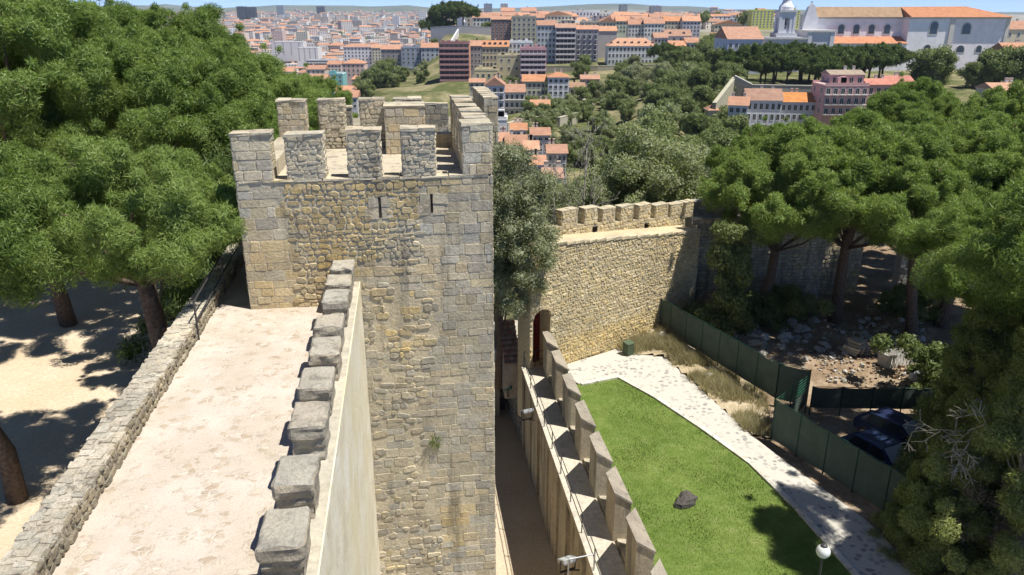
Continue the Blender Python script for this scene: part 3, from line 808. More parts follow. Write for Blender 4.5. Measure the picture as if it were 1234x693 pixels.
for i, (a, b) in enumerate(gpx):
    def uof(px):
        lo, hi = 0, GL+6
        for _ in range(40):
            mid = (lo+hi)/2; w = GA + gd*mid + Vector((-gd.y, gd.x, 0))*1.75
            dz = 7.9-CAM_H; d = w.y*_c - dz*_s
            if CXP+FPX*w.x/d < px: lo = mid
            else: hi = mid
        return lo
    u0, u1 = uof(a)+.04, uof(b)-.12
    m_ = MB(); zb = gtop(min(u0,GL))+.48
    stone_block(m_, u0, u1, 1.7, 2.26, zb-.05, zb+.98+random.uniform(-.06,.06), GOLD, hr=(.18,.28), wr=(.25,.5), toppal=[(.5,.45,.34)])
    m_.build('merlon', M['gatewall'], gw)
mb = MB(); mb.box(GL-.3, GL+.15, 0.3, 7.0, -1, 6.35, (.42,.37,.27)); 
stones(mb, (GL+.15,.3,-.5), Y_, Z_, X_, 6.7, 6.8, (.16,.28), (.2,.5), GOLD, .05, .02, .03, .1)
mb.build('return_wall', M['gatewall'], gw)

# wall behind the yard, in the shade of the pines
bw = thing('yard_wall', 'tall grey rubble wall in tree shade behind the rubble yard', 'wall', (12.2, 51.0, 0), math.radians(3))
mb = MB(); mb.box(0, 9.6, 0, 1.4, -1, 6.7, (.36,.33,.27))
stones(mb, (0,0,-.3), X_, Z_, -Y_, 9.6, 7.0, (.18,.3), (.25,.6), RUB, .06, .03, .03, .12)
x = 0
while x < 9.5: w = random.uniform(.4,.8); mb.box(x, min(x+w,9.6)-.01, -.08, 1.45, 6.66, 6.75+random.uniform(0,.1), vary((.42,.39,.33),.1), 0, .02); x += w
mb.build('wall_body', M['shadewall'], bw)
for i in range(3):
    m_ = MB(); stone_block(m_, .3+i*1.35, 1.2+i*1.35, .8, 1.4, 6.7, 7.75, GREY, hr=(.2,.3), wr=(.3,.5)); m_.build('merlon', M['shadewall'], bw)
bw2 = thing('yard_wall', 'sunlit beige wall beyond the pine trunks at the far end of the yard', 'wall', (21.9, 53.6, 0), math.radians(-6))
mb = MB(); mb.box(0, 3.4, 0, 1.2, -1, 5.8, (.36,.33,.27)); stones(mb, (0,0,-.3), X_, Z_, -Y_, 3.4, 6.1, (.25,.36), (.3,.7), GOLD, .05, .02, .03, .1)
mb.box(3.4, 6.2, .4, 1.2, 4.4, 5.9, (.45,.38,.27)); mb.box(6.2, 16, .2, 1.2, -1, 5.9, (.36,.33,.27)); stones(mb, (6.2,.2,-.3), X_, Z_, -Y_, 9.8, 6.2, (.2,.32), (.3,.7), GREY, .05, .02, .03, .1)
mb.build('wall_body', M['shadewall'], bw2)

pw = thing('plaza_wall', 'long pale castle wall seen in gaps under the plaza pines', 'wall', (-64, 63, 5))
mb = MB(); mb.box(0, 44, 0, 1.5, 0, 9.5, (.5,.45,.37)); stones(mb, (0,0,.5), X_, Z_, -Y_, 44, 9, (.3,.45), (.4,1.0), RUB, .03, .02, .02, .08); mb.build('wall_body', M['gatewall'], pw)
pw = thing('plaza_kerb_wall', 'low brownish stone wall along the far side of the sandy plaza', 'wall', (-46, 44.6, 5.8), .04)
mb = MB(); mb.box(0, 30, 0, .5, 0, .7, (.42,.35,.27)); stones(mb, (0,0,.1), X_, Z_, -Y_, 30, .6, (.14,.22), (.2,.5), RUB, .03, .02, .02, .05); mb.build('wall_body', M['gatewall'], pw)
# retaining wall of the gravel terrace, brick steps, box, bin, spotlight
rw = thing('retaining_wall', 'dark low rubble retaining wall running along the sandy ditch below the steps', 'wall', (CR.x, CR.y, -5.4))
mb = MB(); A = Vector((CR.x-.02, CR.y+.05, 0)); B = Vector((-1.0, 49.6, 0)); d = (B-A).normalized(); n = Vector((-d.y, d.x, 0))
Lw = (B-A).length; K = A + d*3.1
for p, q, z0, z1 in ((A, K, -3.15, -.02), (K, B, -.02, .1)):
    mb.prism([(w_.x, w_.y) for w_ in (p, q, q - n*.42, p - n*.42)], -5.6, [z0, z1, z1, z0], (.42,.385,.31))
def rtop(s_): return -3.15 + 3.13*s_/3.1 if s_ < 3.1 else -.02
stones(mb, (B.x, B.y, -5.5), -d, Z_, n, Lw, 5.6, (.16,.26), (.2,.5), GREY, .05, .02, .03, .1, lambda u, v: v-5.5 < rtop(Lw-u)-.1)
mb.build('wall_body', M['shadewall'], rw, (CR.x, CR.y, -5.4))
st = thing('brick_steps', 'worn reddish brick steps climbing beside the red door', 'steps', (.12, 42.0, 0), math.radians(7))
brk = mat_attr('old_brick', .9, .3, 4)
for k in range(9):
    m_ = MB(); m_.box(-.55, .42, k*.36+.05, k*.36+.41, -2.2, k*.19+.06, (.40,.35,.28))
    for j in range(5): m_.box(-.56+j*.197, -.56+j*.197+.185, k*.36, k*.36+.36, k*.19+.062, k*.19+.17, vary(random.choice([(.42,.21,.14),(.48,.27,.19),(.46,.33,.26)]),.15), 0, .012)
    m_.build('step', brk, st)
mb = MB(); mb.box(-.3,.3,-.25,.25,0,.75,(.30,.32,.34)); mb.box(-.33,.33,-.28,.28,.75,.8,(.36,.38,.4)); mb.box(-.25,.25,-.262,-.25,.06,.7,(.33,.35,.37)); mb.box(.15,.19,-.28,-.262,.35,.45,(.1,.1,.1))
o = mb.build('electrical_cabinet', mat_attr('cabinet_paint', .5, .1, 3)); o.location = (-.95, 43.6, -.25); o.rotation_euler=(0,0,.3); tag(o, 'grey metal cabinet standing beside the brick steps', 'cabinet')
o = thing('utility_bin', 'dark green box standing against the foot of the golden wall', 'bin', at_z(757,427,.06), gang); o.scale = (.72,.72,.78)
mb = MB(); mb.box(-.36,.36,-.3,.3,.06,.95,(.06,.085,.05)); mb.build('body', mat_attr('green_bin_paint', .5, .15, 3), o)
mb = MB(); mb.prism([(-.39,-.33),(.39,-.33),(.39,.33),(-.39,.33)], .953, [1.0,1.0,1.1,1.1], (.085,.115,.07)); mb.build('lid', bpy.data.materials['green_bin_paint'], o)
for sx in (-.3,.3):
    m_ = MB(); m_.box(sx-.05,sx+.05,-.25,.25,0,.058,(.03,.03,.03)); m_.build('foot', M['iron'], o)
floodlight('spotlight', 'green painted floodlight lying on the retaining wall by the gravel', at_z(614,468,-1.6), 1.2, -.6, (.03,.14,.09), .55, .5, (0,0,-.8))
o = thing('litter_bin', 'small dark box on the sunlit sand of the ditch', 'bin', at_z(605.5,493,-4.74), .1)
mb = MB(); mb.box(-.19,.19,-.17,.17,.04,.66,(.05,.04,.035)); mb.build('body', M['iron'], o)
mb = MB(); mb.box(-.22,.22,-.2,.2,.663,.74,(.05,.05,.05)); mb.build('lid', M['iron'], o)

# lamp post
o = thing('street_lamp', 'slim lamp post with white globe at the edge of the lawn', 'lamp', Vector((*at_z(992,665,3.05)[:2], 0)))
zt = 2.85; lp = o.location
mb = MB(); mb.lathe([(.14,0),(.14,.12),(.07,.2),(.055,.5),(.04,zt-.2),(.04,zt-.06),(.11,zt-.04),(.11,zt),(0,zt)], 12); mb.build('post', M['iron'], o, smooth=True)
mb = MB(); mb.lathe([(.0,-.23)]+[(.235*math.sin(t),-.235*math.cos(t)) for t in [PI*k/12 for k in range(1,12)]]+[(0,.235)], 20, (0,0,zt+.22))
gm = mat_plain('opal_glass', (.62,.64,.6), .25, 0, .05); mb.build('globe', gm, o, smooth=True)
mb = MB(); mb.lathe([(.12,0),(.10,.05),(.03,.09),(0,.1)], 12, (0,0,zt+.43)); mb.build('cap', M['iron'], o)

# ------------------------------------------------------------------ rocks
def rock_mesh(seed, col, mat, flat=.6):
    rnd = random.Random(seed); mb = MB(); n, k = 7, 11
    P = []
    for i in range(n+1):
        for j in range(k):
            t, a = PI*i/n, 2*PI*j/k
            x, y, z = math.sin(t)*math.cos(a), math.sin(t)*math.sin(a), math.cos(t)
            r = .62 + .75*vnoise(x*1.3+5+seed, y*1.3+z*1.1+9, seed)
            P.append((x*r, y*r*.8, z*r*flat))
    F = [(i*k+j, (i+1)*k+j, (i+1)*k+(j+1)%k, i*k+(j+1)%k) for i in range(n) for j in range(k)]
    mb.solid(P, F, col); return mb.mesh('rock', mat)
M['rock'] = mat_masonry('rock_surface', .3, 0, (1,1,1), .2, .8, 5)
o = link('rock', rock_mesh(3, (.11,.10,.09), M['rock'], .75), None, at_z(828,603,.15), .4); o.scale = (.58,.42,.42)
tag(o, 'lone dark boulder lying in the middle of the lawn', 'rock')
rocks = [rock_mesh(s, c, M['rock']) for s, c in ((11,(.50,.47,.42)),(12,(.62,.60,.55)),(13,(.42,.40,.35)),(14,(.55,.50,.42)))]
def rocks_in(n, px, py, sr, label, grp):
    for i in range(n):
        p = at_z(random.uniform(*px), random.uniform(*py), .4); z = court_z(p.x, p.y)
        s = random.uniform(*sr)
        o = link('rock', random.choice(rocks), None, (p.x, p.y, z+s*.15), random.uniform(0,6.3)); o.scale = (s, s*random.uniform(.7,1.1), s*random.uniform(.6,1.1))
        tag(o, label, 'rock', grp)
rocks_in(80, (868,1000), (372,436), (.1,.42), 'pale broken stone lying in the rubble yard beyond the green fence', 'rubble stones in the yard')
rocks_in(26, (868,975), (378,420), (.28,.55), 'large pale block of broken masonry heaped in the rubble yard', 'masonry blocks heaped in the yard')
rocks_in(44, (1035,1112), (386,426), (.1,.38), 'grey broken stone in the heap behind the pallet stack', 'stones behind the pallets')
rocks_in(34, (890,1045), (422,464), (.06,.26), 'small pale stone scattered on brown earth near the pallets', 'stones on the brown earth')
for px, py, s in ((800,409,.42),(855,451,.38),(812,404,.3),(868,462,.25)):
    p = at_z(px, py, .3); o = link('rock', rocks[1], None, (p.x, p.y, slope_z(p.x, p.y)+.05), px); o.scale = (s, s*.8, s*.8)
    tag(o, 'weathered pale rock among dry grass on the bank beside the path', 'rock', 'rocks on the dry bank')

P_ = []
rub = MB()
for _ in range(1500):
    px, py = random.uniform(865,1115), random.uniform(368,470)
    p = at_z(px, py, .4)
    if vnoise(p.x*.7, p.y*.7, 41) < .42: continue
    s_ = random.uniform(.03,.09)*(1 if random.random() < .8 else 2); a = random.uniform(0,6.3); z = court_z(p.x,p.y); c = vary(random.choice([(.5,.47,.42),(.36,.33,.29),(.6,.58,.54),(.3,.2,.13),(.42,.3,.2),(.12,.11,.1)]),.15)
    q = [(p.x+s_*math.cos(a+k*1.57+random.uniform(-.4,.4)), p.y+s_*math.sin(a+k*1.57+random.uniform(-.4,.4))) for k in range(4)]
    rub.prism(q, z-.03, [z+s_*random.uniform(.3,1.1) for _ in q], c)
tag(rub.build('rubble', M['rock']), 'loose chips, broken brick and debris strewn over the yard earth', 'rubble', kind='stuff')
# pallets, white boards and sack
WD = [(.55,.50,.40),(.48,.42,.33),(.42,.38,.31)]
M['wood'] = mat_attr('raw_wood', .85, .3, 4)
def pallet(loc, rz, label, grp, z):
    o = thing('wooden_pallet', label, 'pallet', (loc.x, loc.y, z), rz, grp)
    m_ = MB()
    for k in range(7): m_.box(-.6, .6, -.5+k*.15, -.5+k*.15+.11, .125, .147, vary(random.choice(WD)))
    m_.build('deck', M['wood'], o); m_ = MB()
    for x in (-.55, 0, .55): m_.box(x-.05, x+.05, -.5, .5, 0, .122, vary(random.choice(WD)))
    m_.build('bearers', M['wood'], o); return o
pp = at_z(1030,428,.45)
for k, (lab) in enumerate(('lowest wooden pallet of the stack among the rubble','middle wooden pallet of the stack among the rubble','topmost wooden pallet of the stack under the pale slabs')):
    pallet(pp, .5+.1*k, lab, None, court_z(pp.x, pp.y)+.15+k*.155)
m_ = MB()
for k in range(5): m_.box(-.5+.03*k, .35+.04*k, -.4, .3+.02*k, k*.06, k*.06+.05, vary((.58,.54,.44),.08), 0, .02)
o = m_.build('stone_slabs', M['cap']); o.location = (pp.x, pp.y, court_z(pp.x, pp.y)+.62); o.rotation_euler = (0,0,.7); tag(o, 'cream stone slabs piled on the pallet stack', 'stone slabs')
cp = at_z(1080,441,.45); o = thing('white_crate', 'white slatted crate standing on the brown earth right of the pallets', 'crate', (cp.x, cp.y, court_z(cp.x,cp.y)), .35)
m_ = MB()
for k in range(7): m_.box(-.95+k*.28, -.95+k*.28+.2, -.3, -.26, .05, .85, vary((.62,.60,.55),.08))
m_.box(-.97,1.0,-.26,-.23,.15,.24,(.55,.53,.5)); m_.box(-.97,1.0,-.26,-.23,.65,.74,(.55,.53,.5)); m_.build('front_slats', M['wood'], o)
m_ = MB(); m_.box(-.97,-.9,-.22,.5,0,.8,(.5,.48,.44)); m_.box(.92,1.0,-.22,.5,0,.8,(.5,.48,.44)); m_.box(-.9,.92,.45,.5,0,.8,(.5,.48,.44)); m_.box(-.9,.92,-.22,.45,.0,.1,(.5,.46,.4)); m_.build('sides', M['wood'], o)
sp = at_z(1103,458,.45); o = link('white_sack', rock_mesh(21, (.72,.72,.70), M['rock'], .7), None, (sp.x, sp.y, court_z(sp.x,sp.y)+.2), .5); o.scale = (.45,.4,.42)
tag(o, 'crumpled white sack lying on the brown earth left of the conifer', 'sack')

# ------------------------------------------------------------------ green screened fence
def mat_net():
    m, nt, b = new_mat('green_screen_net'); co = objco(nt)
    f = noise(nt, 1.3, 5, .6, co); w = noise(nt, 40, 2, .5, co)
    c = mixc(nt, 1.0, ramp(nt, [(.3,(.06,.088,.074)),(.7,(.09,.125,.105))], f), ramp(nt, [(.35,(.75,.75,.75)),(.65,(1.1,1.1,1.1))], w), 'MULTIPLY')
    nt.links.new(c, b.inputs['Base Color']); b.inputs['Roughness'].default_value = .8
    bump(nt, b, f, .5, .12); return m
M['net'] = mat_net()
M['fencepost'] = mat_plain('green_post', (.02,.06,.045), .5, .2, .1)
def fence(label, A, B, n, h=2.05, cat='fence', name='screen_fence'):
    o = thing(name, label, cat, A); A = Vector(A); B = Vector(B)
    for i in range(n):
        p, q = (B-A)*(i/n), (B-A)*((i+1)/n)
        d = (q-p).normalized(); nn = Vector((d.y, -d.x, 0))
        m_ = MB(); K, J = 10, 5; G = []
        for a in range(K+1):
            for b in range(J+1):
                s = .035*(vnoise(a*.9+i*7, b*.9, i)-.5)*2*math.sin(PI*a/K)
                sag = -.05*math.sin(PI*a/K)*(b/J)
                G.append(p + (q-p)*(a/K) + nn*s + Vector((0,0,.05+(h-.05)*b/J+sag)))
        F = [(a*(J+1)+b, (a+1)*(J+1)+b, (a+1)*(J+1)+b+1, a*(J+1)+b+1) for a in range(K) for b in range(J)]
        m_.solid(G, F); m_.solid([g-nn*.008 for g in G], [tuple(reversed(f)) for f in F]); m_.build('net_panel', M['net'], o, smooth=True)
    for i in range(n+1):
        p = (B-A)*(i/n); m_ = MB(); m_.tube([p+Vector((0,0,-.4)), p+Vector((0,0,h+.06))], .035, 8); m_.build('post', M['fencepost'], o)
    m_ = MB(); m_.tube([Vector((0,0,h+.02)), (B-A)+Vector((0,0,h+.02))], .022, 6); m_.build('top_rail', M['fencepost'], o)
    return o
f1a, f1b = at_z(789.5,392,.45), at_z(934,481,.35)
fence('long green screened fence dividing the dry bank from the rubble yard', f1a, f1b, 7, 2.05)
g0 = at_z(929,529,.05); g1 = at_z(1082,628,0)
f2end = g0 + (g1-g0)*1.35
fence('dark green screened fence along the shaded path in front of the parked cars', g0, f2end, 6, 2.15)
gp = f1b + Vector((1.35, -.85, 0)); 
fence('short end panel of green fence joining the tall gate post', f1b, gp, 1, 2.1)
fence('dark screen fence running behind the parked cars', gp+Vector((.15,-.2,0)), gp+Vector((6.4,-.4,0)), 4, 1.25)
gate = thing('fence_gate', 'open green barred gate between the two screened fences', 'gate', g0+Vector((.05,.1,0)))
gv = (gp - g0)*.92
m_ = MB()
for k in range(6): 
    z = 1.1+.16*k; m_.tube([Vector((0,0,z+.25)), gv+Vector((0,0,z))], .014, 6)
m_.build('bars', M['greenpaint'], gate)
m_ = MB()
for t in (0, .5, 1): m_.tube([gv*t+Vector((0,0,.1)), gv*t+Vector((0,0,2.15))], .03, 8)
m_.tube([Vector((0,0,.15)), gv+Vector((0,0,.15))], .025, 6); m_.build('frame', M['fencepost'], gate)
d = gv.normalized(); nn = Vector((d.y,-d.x,0)); m_ = MB()
m_.solid([Vector((0,0,.15))+nn*.02, gv+Vector((0,0,.15))+nn*.02, gv+Vector((0,0,1.05))+nn*.02, Vector((0,0,1.05))+nn*.02, Vector((0,0,.15))+nn*.03, gv+Vector((0,0,.15))+nn*.03, gv+Vector((0,0,1.05))+nn*.03, Vector((0,0,1.05))+nn*.03], [(0,1,2,3),(7,6,5,4),(0,4,5,1),(1,5,6,2),(2,6,7,3),(3,7,4,0)])
m_.build('lower_panel', M['net'], gate)

# ------------------------------------------------------------------ cars
def car(label, loc, rz, col, shade=False):
    o = thing('parked_car', label, 'car', loc, rz)
    pm, nt, b = new_mat('car_paint'); b.inputs['Base Color'].default_value = (*col, 1); b.inputs['Roughness'].default_value = .3; b.inputs['Coat Weight'].default_value = .6
    dk = M['iron']
    # body: cross sections along x (front +x)
    S = [(-2.02,.62,.42,.72),(-1.95,.78,.30,.86),(-1.5,.85,.22,.92),(-.6,.87,.22,.93),(.5,.87,.22,.92),(1.2,.85,.24,.86),(1.8,.78,.28,.74),(2.02,.6,.36,.62)]
    m_ = MB(); R = []
    for x, hw, zb, zt in S:
        R.append([(x,-hw*.9,zb),(x,-hw,zb+.12),(x,-hw,(zb+zt)/2+.1),(x,-hw*.93,zt-.04),(x,-hw*.7,zt),(x,hw*.7,zt),(x,hw*.93,zt-.04),(x,hw,(zb+zt)/2+.1),(x,hw,zb+.12),(x,hw*.9,zb)])
    P = [p for r in R for p in r]; n = 10
    F = [(i*n+j, i*n+(j+1)%n, (i+1)*n+(j+1)%n, (i+1)*n+j) for i in range(len(S)-1) for j in range(n)]
    F = [tuple(reversed(f)) for f in F] + [tuple(range(n)), tuple(reversed(range((len(S)-1)*n, len(S)*n)))]
    m_.solid(P, F); m_.build('body', pm, o, smooth=False)
    C = [(-1.72,.70,.9,.92),(-1.25,.62,.9,1.40),(-.3,.60,.9,1.47),(.25,.60,.9,1.42),(1.0,.70,.88,.90)]
    R = [[(x,-.78 if 0 < i < 4 else -.74,zb),(x,-hw,zt-.03),(x,-hw*.85,zt),(x,hw*.85,zt),(x,hw,zt-.03),(x,.78 if 0 < i < 4 else .74,zb)] for i, (x,hw,zb,zt) in enumerate(C)]
    P = [p for r in R for p in r]; n = 6
    F = [(i*n+j, (i+1)*n+j, (i+1)*n+j+1, i*n+j+1) for i in range(len(C)-1) for j in range(n-1)]
    m_ = MB(); m_.solid(P, F); m_.build('cabin', pm, o)
    gm = bpy.data.materials.get('car_glass')
    if gm is None:
        gm, nt2, b2 = new_mat('car_glass'); b2.inputs['Base Color'].default_value = (.015,.02,.025,1); b2.inputs['Roughness'].default_value = .05; b2.inputs['Specular IOR Level'].default_value = .6
    m_ = MB()
    m_.face([(.95,-.62,.955),(.95,.62,.955),(.30,.54,1.41),(.30,-.54,1.41)]); m_.v = [(v[0]+.02, v[1], v[2]+.02) for v in m_.v]
    gl = gm
    if shade:
        gl = mat_plain('windscreen_sunshade', (.55,.6,.66), .3, .4, .1)
    m_.build('windscreen', gl, o)
    m_ = MB(); m_.face([(-1.70,.6,.96),(-1.70,-.6,.96),(-1.30,-.54,1.37),(-1.30,.54,1.37)]); m_.v = [(v[0]-.02, v[1], v[2]+.01) for v in m_.v]; m_.build('rear_window', gm, o)
    for s in (-1, 1):
        for (xa, xb) in ((-1.25,-.35),(-.28,.62)):
            q = [(xa-(.12 if xa<-1 else 0), s*.775,.96),(xb+(.16 if xb>.5 else 0), s*.775,.96),(min(xb,.3) , s*.63,1.37),(xa+.05, s*.63,1.37)]
            if s > 0: q.reverse()
            m_ = MB(); m_.face([(p[0], p[1]+s*.012, p[2]) for p in q]); m_.build('side_window', gm, o)
        for x in (-1.28, 1.3):
            w = MB(); pr = [(0,-.1),(.2,-.1),(.31,-.085),(.31,.085),(.2,.1),(0,.1)]
            w.lathe(pr, 18); w.v = [(v[0]+x, v[2]+s*.80, v[1]+.31) for v in w.v]
            t = w.build('wheel', dk, o)
            w = MB(); w.lathe([(0,.104),(.19,.104),(.19,.09)], 14); w.v = [(v[0]+x, s*(v[2])+s*.80, v[1]+.31) for v in w.v]; w.build('rim', M['steel'], t)
        m_ = MB(); m_.box(1.86,1.99,s*.58-.14,s*.58+.14,.58,.68); m_.build('headlight', M['glass'], o)
        m_ = MB(); m_.box(-2.0,-1.93,s*.62-.1,s*.62+.1,.6,.78); m_.build('tail_light', mat_plain('red_lens', (.25,.01,.01), .3) if 'red_lens' not in bpy.data.materials else bpy.data.materials['red_lens'], o)
        m_ = MB(); m_.box(.62,.76,s*.9-.09,s*.9+.09,.95,1.06); m_.build('mirror', pm, o)
    return o
ch = math.atan2(-.84, .54)
car('navy blue car with pale windscreen cover parked behind the green fence', at_z(1081,536,0.02)+Vector((0,0,0)), ch, (.022,.032,.08), True)
car('dark blue car half hidden beside the other car close to the green fence', at_z(1062,566,0.02), ch-.12, (.03,.05,.11), True)
# ================================================================== TREES
ICO = None
def _ico():
    t = (1+5**.5)/2
    v = np.array([(-1,t,0),(1,t,0),(-1,-t,0),(1,-t,0),(0,-1,t),(0,1,t),(0,-1,-t),(0,1,-t),(t,0,-1),(t,0,1),(-t,0,-1),(-t,0,1)], float)
    f = [(0,11,5),(0,5,1),(0,1,7),(0,7,10),(0,10,11),(1,5,9),(5,11,4),(11,10,2),(10,7,6),(7,1,8),(3,9,4),(3,4,2),(3,2,6),(3,6,8),(3,8,9),(4,9,5),(2,4,11),(6,2,10),(8,6,7),(9,8,1)]
    return v/np.linalg.norm(v[0]), np.array(f)
ICO = _ico()
def unit(v): return v/np.maximum(1e-9, np.linalg.norm(v, axis=1, keepdims=True))
def crown(name, puffs, per, ln, wd, mat, up=.35, shell=(.55,1.05), out=.75, core=.55, droop=0.0, flat=1.0, double=False, face=.62):
    """leafy mass: every puff (x,y,z,r) gets `per` blades standing out of its shell, round a small dark-free inner core"""
    puffs = np.asarray(puffs, float); n = len(puffs)
    cnt = np.maximum(8, (per*(puffs[:,3]/np.mean(puffs[:,3]))**2).astype(int))
    idx = np.repeat(np.arange(n), cnt); k = len(idx)
    d = unit(RNG.normal(size=(k,3))); d[:,2] = d[:,2]*.9 + up*.6; d = unit(d)
    rad = puffs[idx,3]*RNG.uniform(shell[0], shell[1], k)
    p = puffs[idx,:3] + d*rad[:,None]*np.array([1,1,flat])
    nr = unit(d*face + RNG.normal(size=(k,3))*.42)                     # blades lie roughly like shingles on the clump
    t = d*out*.6 + RNG.normal(size=(k,3))*.7 + np.array([0,0,up-droop])
    ax = unit(t - nr*np.sum(t*nr, axis=1, keepdims=True))
    sd = np.cross(nr, ax)
    L = ln*RNG.uniform(.6,1.3,k)[:,None]; Wd = wd*RNG.uniform(.7,1.3,k)[:,None]
    if double:      # broad leaf: a diamond of two triangles
        a = p - ax*L*.5; b = p + sd*Wd; c = p + ax*L*.5; e = p - sd*Wd
        V = np.stack([a,b,c,e], 1).reshape(-1,3); i = np.arange(k)*4
        T = np.concatenate([np.stack([i,i+1,i+2],1), np.stack([i,i+2,i+3],1)])
    else:
        a = p - sd*Wd; b = p + sd*Wd; c = p + ax*L
        V = np.stack([a,b,c], 1).reshape(-1,3); T = np.arange(3*k).reshape(-1,3)
    if core:
        iv, if_ = ICO; m = len(iv)
        R = puffs[:,3]*core
        cv = (puffs[:,None,:3] + iv[None]*R[:,None,None]*RNG.uniform(.75,1.2,(n,m,1))*np.array([1,1,flat])).reshape(-1,3)
        ct = (if_[None] + (np.arange(n)*m)[:,None,None] + len(V)).reshape(-1,3)
        V = np.concatenate([V, cv]); T = np.concatenate([T, ct])
    return tri_mesh(name, V, T, mat)

def pine_puffs(R, H0, H1, n, r=(.55,.95), seed=0, lop=(0,0), hang=.16):
    """umbrella crown: puffs on the top of a flattened dome, thinner below"""
    rg = np.random.default_rng(seed); out = []
    cl = []; tries = 0; big = r[1]*1.55
    while tries < 900:                                       # foliage pads, kept apart so that dark gaps stay between them
        tries += 1
        a = rg.uniform(0, 2*PI); q = math.sqrt(rg.uniform(0,1)); lob = .82+.3*vnoise(math.cos(a)*1.6+9, math.sin(a)*1.6+9, seed)
        rr = R*q*lob
        z = H0 + (H1-H0)*math.sqrt(max(0, 1-q*q*.92)) - abs(rg.normal(0, .13))*(H1-H0)
        c = (math.cos(a)*rr+lop[0]*(z-H0)/(H1-H0+1e-6), math.sin(a)*rr+lop[1]*(z-H0)/(H1-H0+1e-6), z, big*rg.uniform(.7,1.15))
        if any((c[0]-o[0])**2+(c[1]-o[1])**2+((c[2]-o[2])*1.1)**2 < (.62*(c[3]+o[3]))**2 for o in cl): continue
        cl.append(c)
    k = max(4, int(n/max(1, len(cl))))
    for c in cl:
        out.append((c[0], c[1], c[2]-.15*c[3], c[3]*.62))
        for _ in range(k):
            a = rg.uniform(0, 2*PI); e = math.asin(rg.uniform(-.25, 1)); d = c[3]*rg.uniform(.45,.72)
            out.append((c[0]+d*math.cos(e)*math.cos(a), c[1]+d*math.cos(e)*math.sin(a), c[2]+d*math.sin(e)*.8, rg.uniform(*r)*.52))
        for _ in range(k//2):                                # stray tufts breaking the outline
            a = rg.uniform(0, 2*PI); e = math.asin(rg.uniform(-.1, 1)); d = c[3]*rg.uniform(.8,1.15)
            out.append((c[0]+d*math.cos(e)*math.cos(a), c[1]+d*math.cos(e)*math.sin(a), c[2]+d*math.sin(e)*.85, rg.uniform(*r)*.26))
    for _ in range(int(n*hang)):                                   # hanging underside
        a = rg.uniform(0, 2*PI); q = rg.uniform(.35,.95)
        out.append((math.cos(a)*R*q*.85, math.sin(a)*R*q*.85, H0 - rg.uniform(-.1,.2)*(H1-H0), rg.uniform(*r)*.6))
    return out
def trunk_mesh(name, pts, rads, targets, mat, limb=.1, fork=.55, seg=9, seed=0):
    rnd = random.Random(seed); mb = MB(); pts = [Vector(p) for p in pts]
    mb.tube(pts, rads, seg)
    top = pts[-1]; m = len(pts)
    for t in targets:
        t = Vector(t); s = pts[max(1, int(rnd.uniform(fork, 1)*(m-1)))]
        mid = s.lerp(t, .5) + Vector((rnd.uniform(-.3,.3), rnd.uniform(-.3,.3), rnd.uniform(-.5,.05)))
        mid2 = s.lerp(t, .8) + Vector((rnd.uniform(-.2,.2), rnd.uniform(-.2,.2), rnd.uniform(-.1,.25)))
        l = limb*rnd.uniform(.6,1.2)
        mb.tube([s, mid, mid2, t], [l, l*.7, l*.45, l*.18], 6)
    return mb.mesh(name, mat, smooth=True)
def pine(seed, R, H, Hb, n, per, ln, wd, lean=(0,0), tr=.36, mat='pine', nb=16, r=(.55,.95), fork=.6):
    puffs = pine_puffs(R, Hb, H, n, r, seed)
    cm = crown('crown', puffs, per, ln, wd, M[mat])
    rg = random.Random(seed)
    pts = [(lean[0], lean[1], -.3)]
    for k in range(1, 6):
        f = k/5; pts.append((lean[0]*(1-f)+rg.uniform(-.12,.12), lean[1]*(1-f)+rg.uniform(-.12,.12), (Hb+.2*(H-Hb))*f))
    rads = [tr*1.25, tr, tr*.92, tr*.85, tr*.7, tr*.45]
    tg = [puffs[rg.randrange(len(puffs))][:3] for _ in range(nb)]
    tm = trunk_mesh('trunk', pts, rads, tg, M['bark'], tr*.33, fork, 9, seed)
    return cm, tm
def tree(name, label, meshes, loc, rotz=0, scale=1.0, group=None, cat='tree'):
    o = thing(name, label, cat, loc, rotz, group)
    o.scale = (scale,)*3 if not isinstance(scale, tuple) else scale
    link('crown', meshes[0], o)
    if len(meshes) > 1 and meshes[1]: link('trunk', meshes[1], o)
    return o

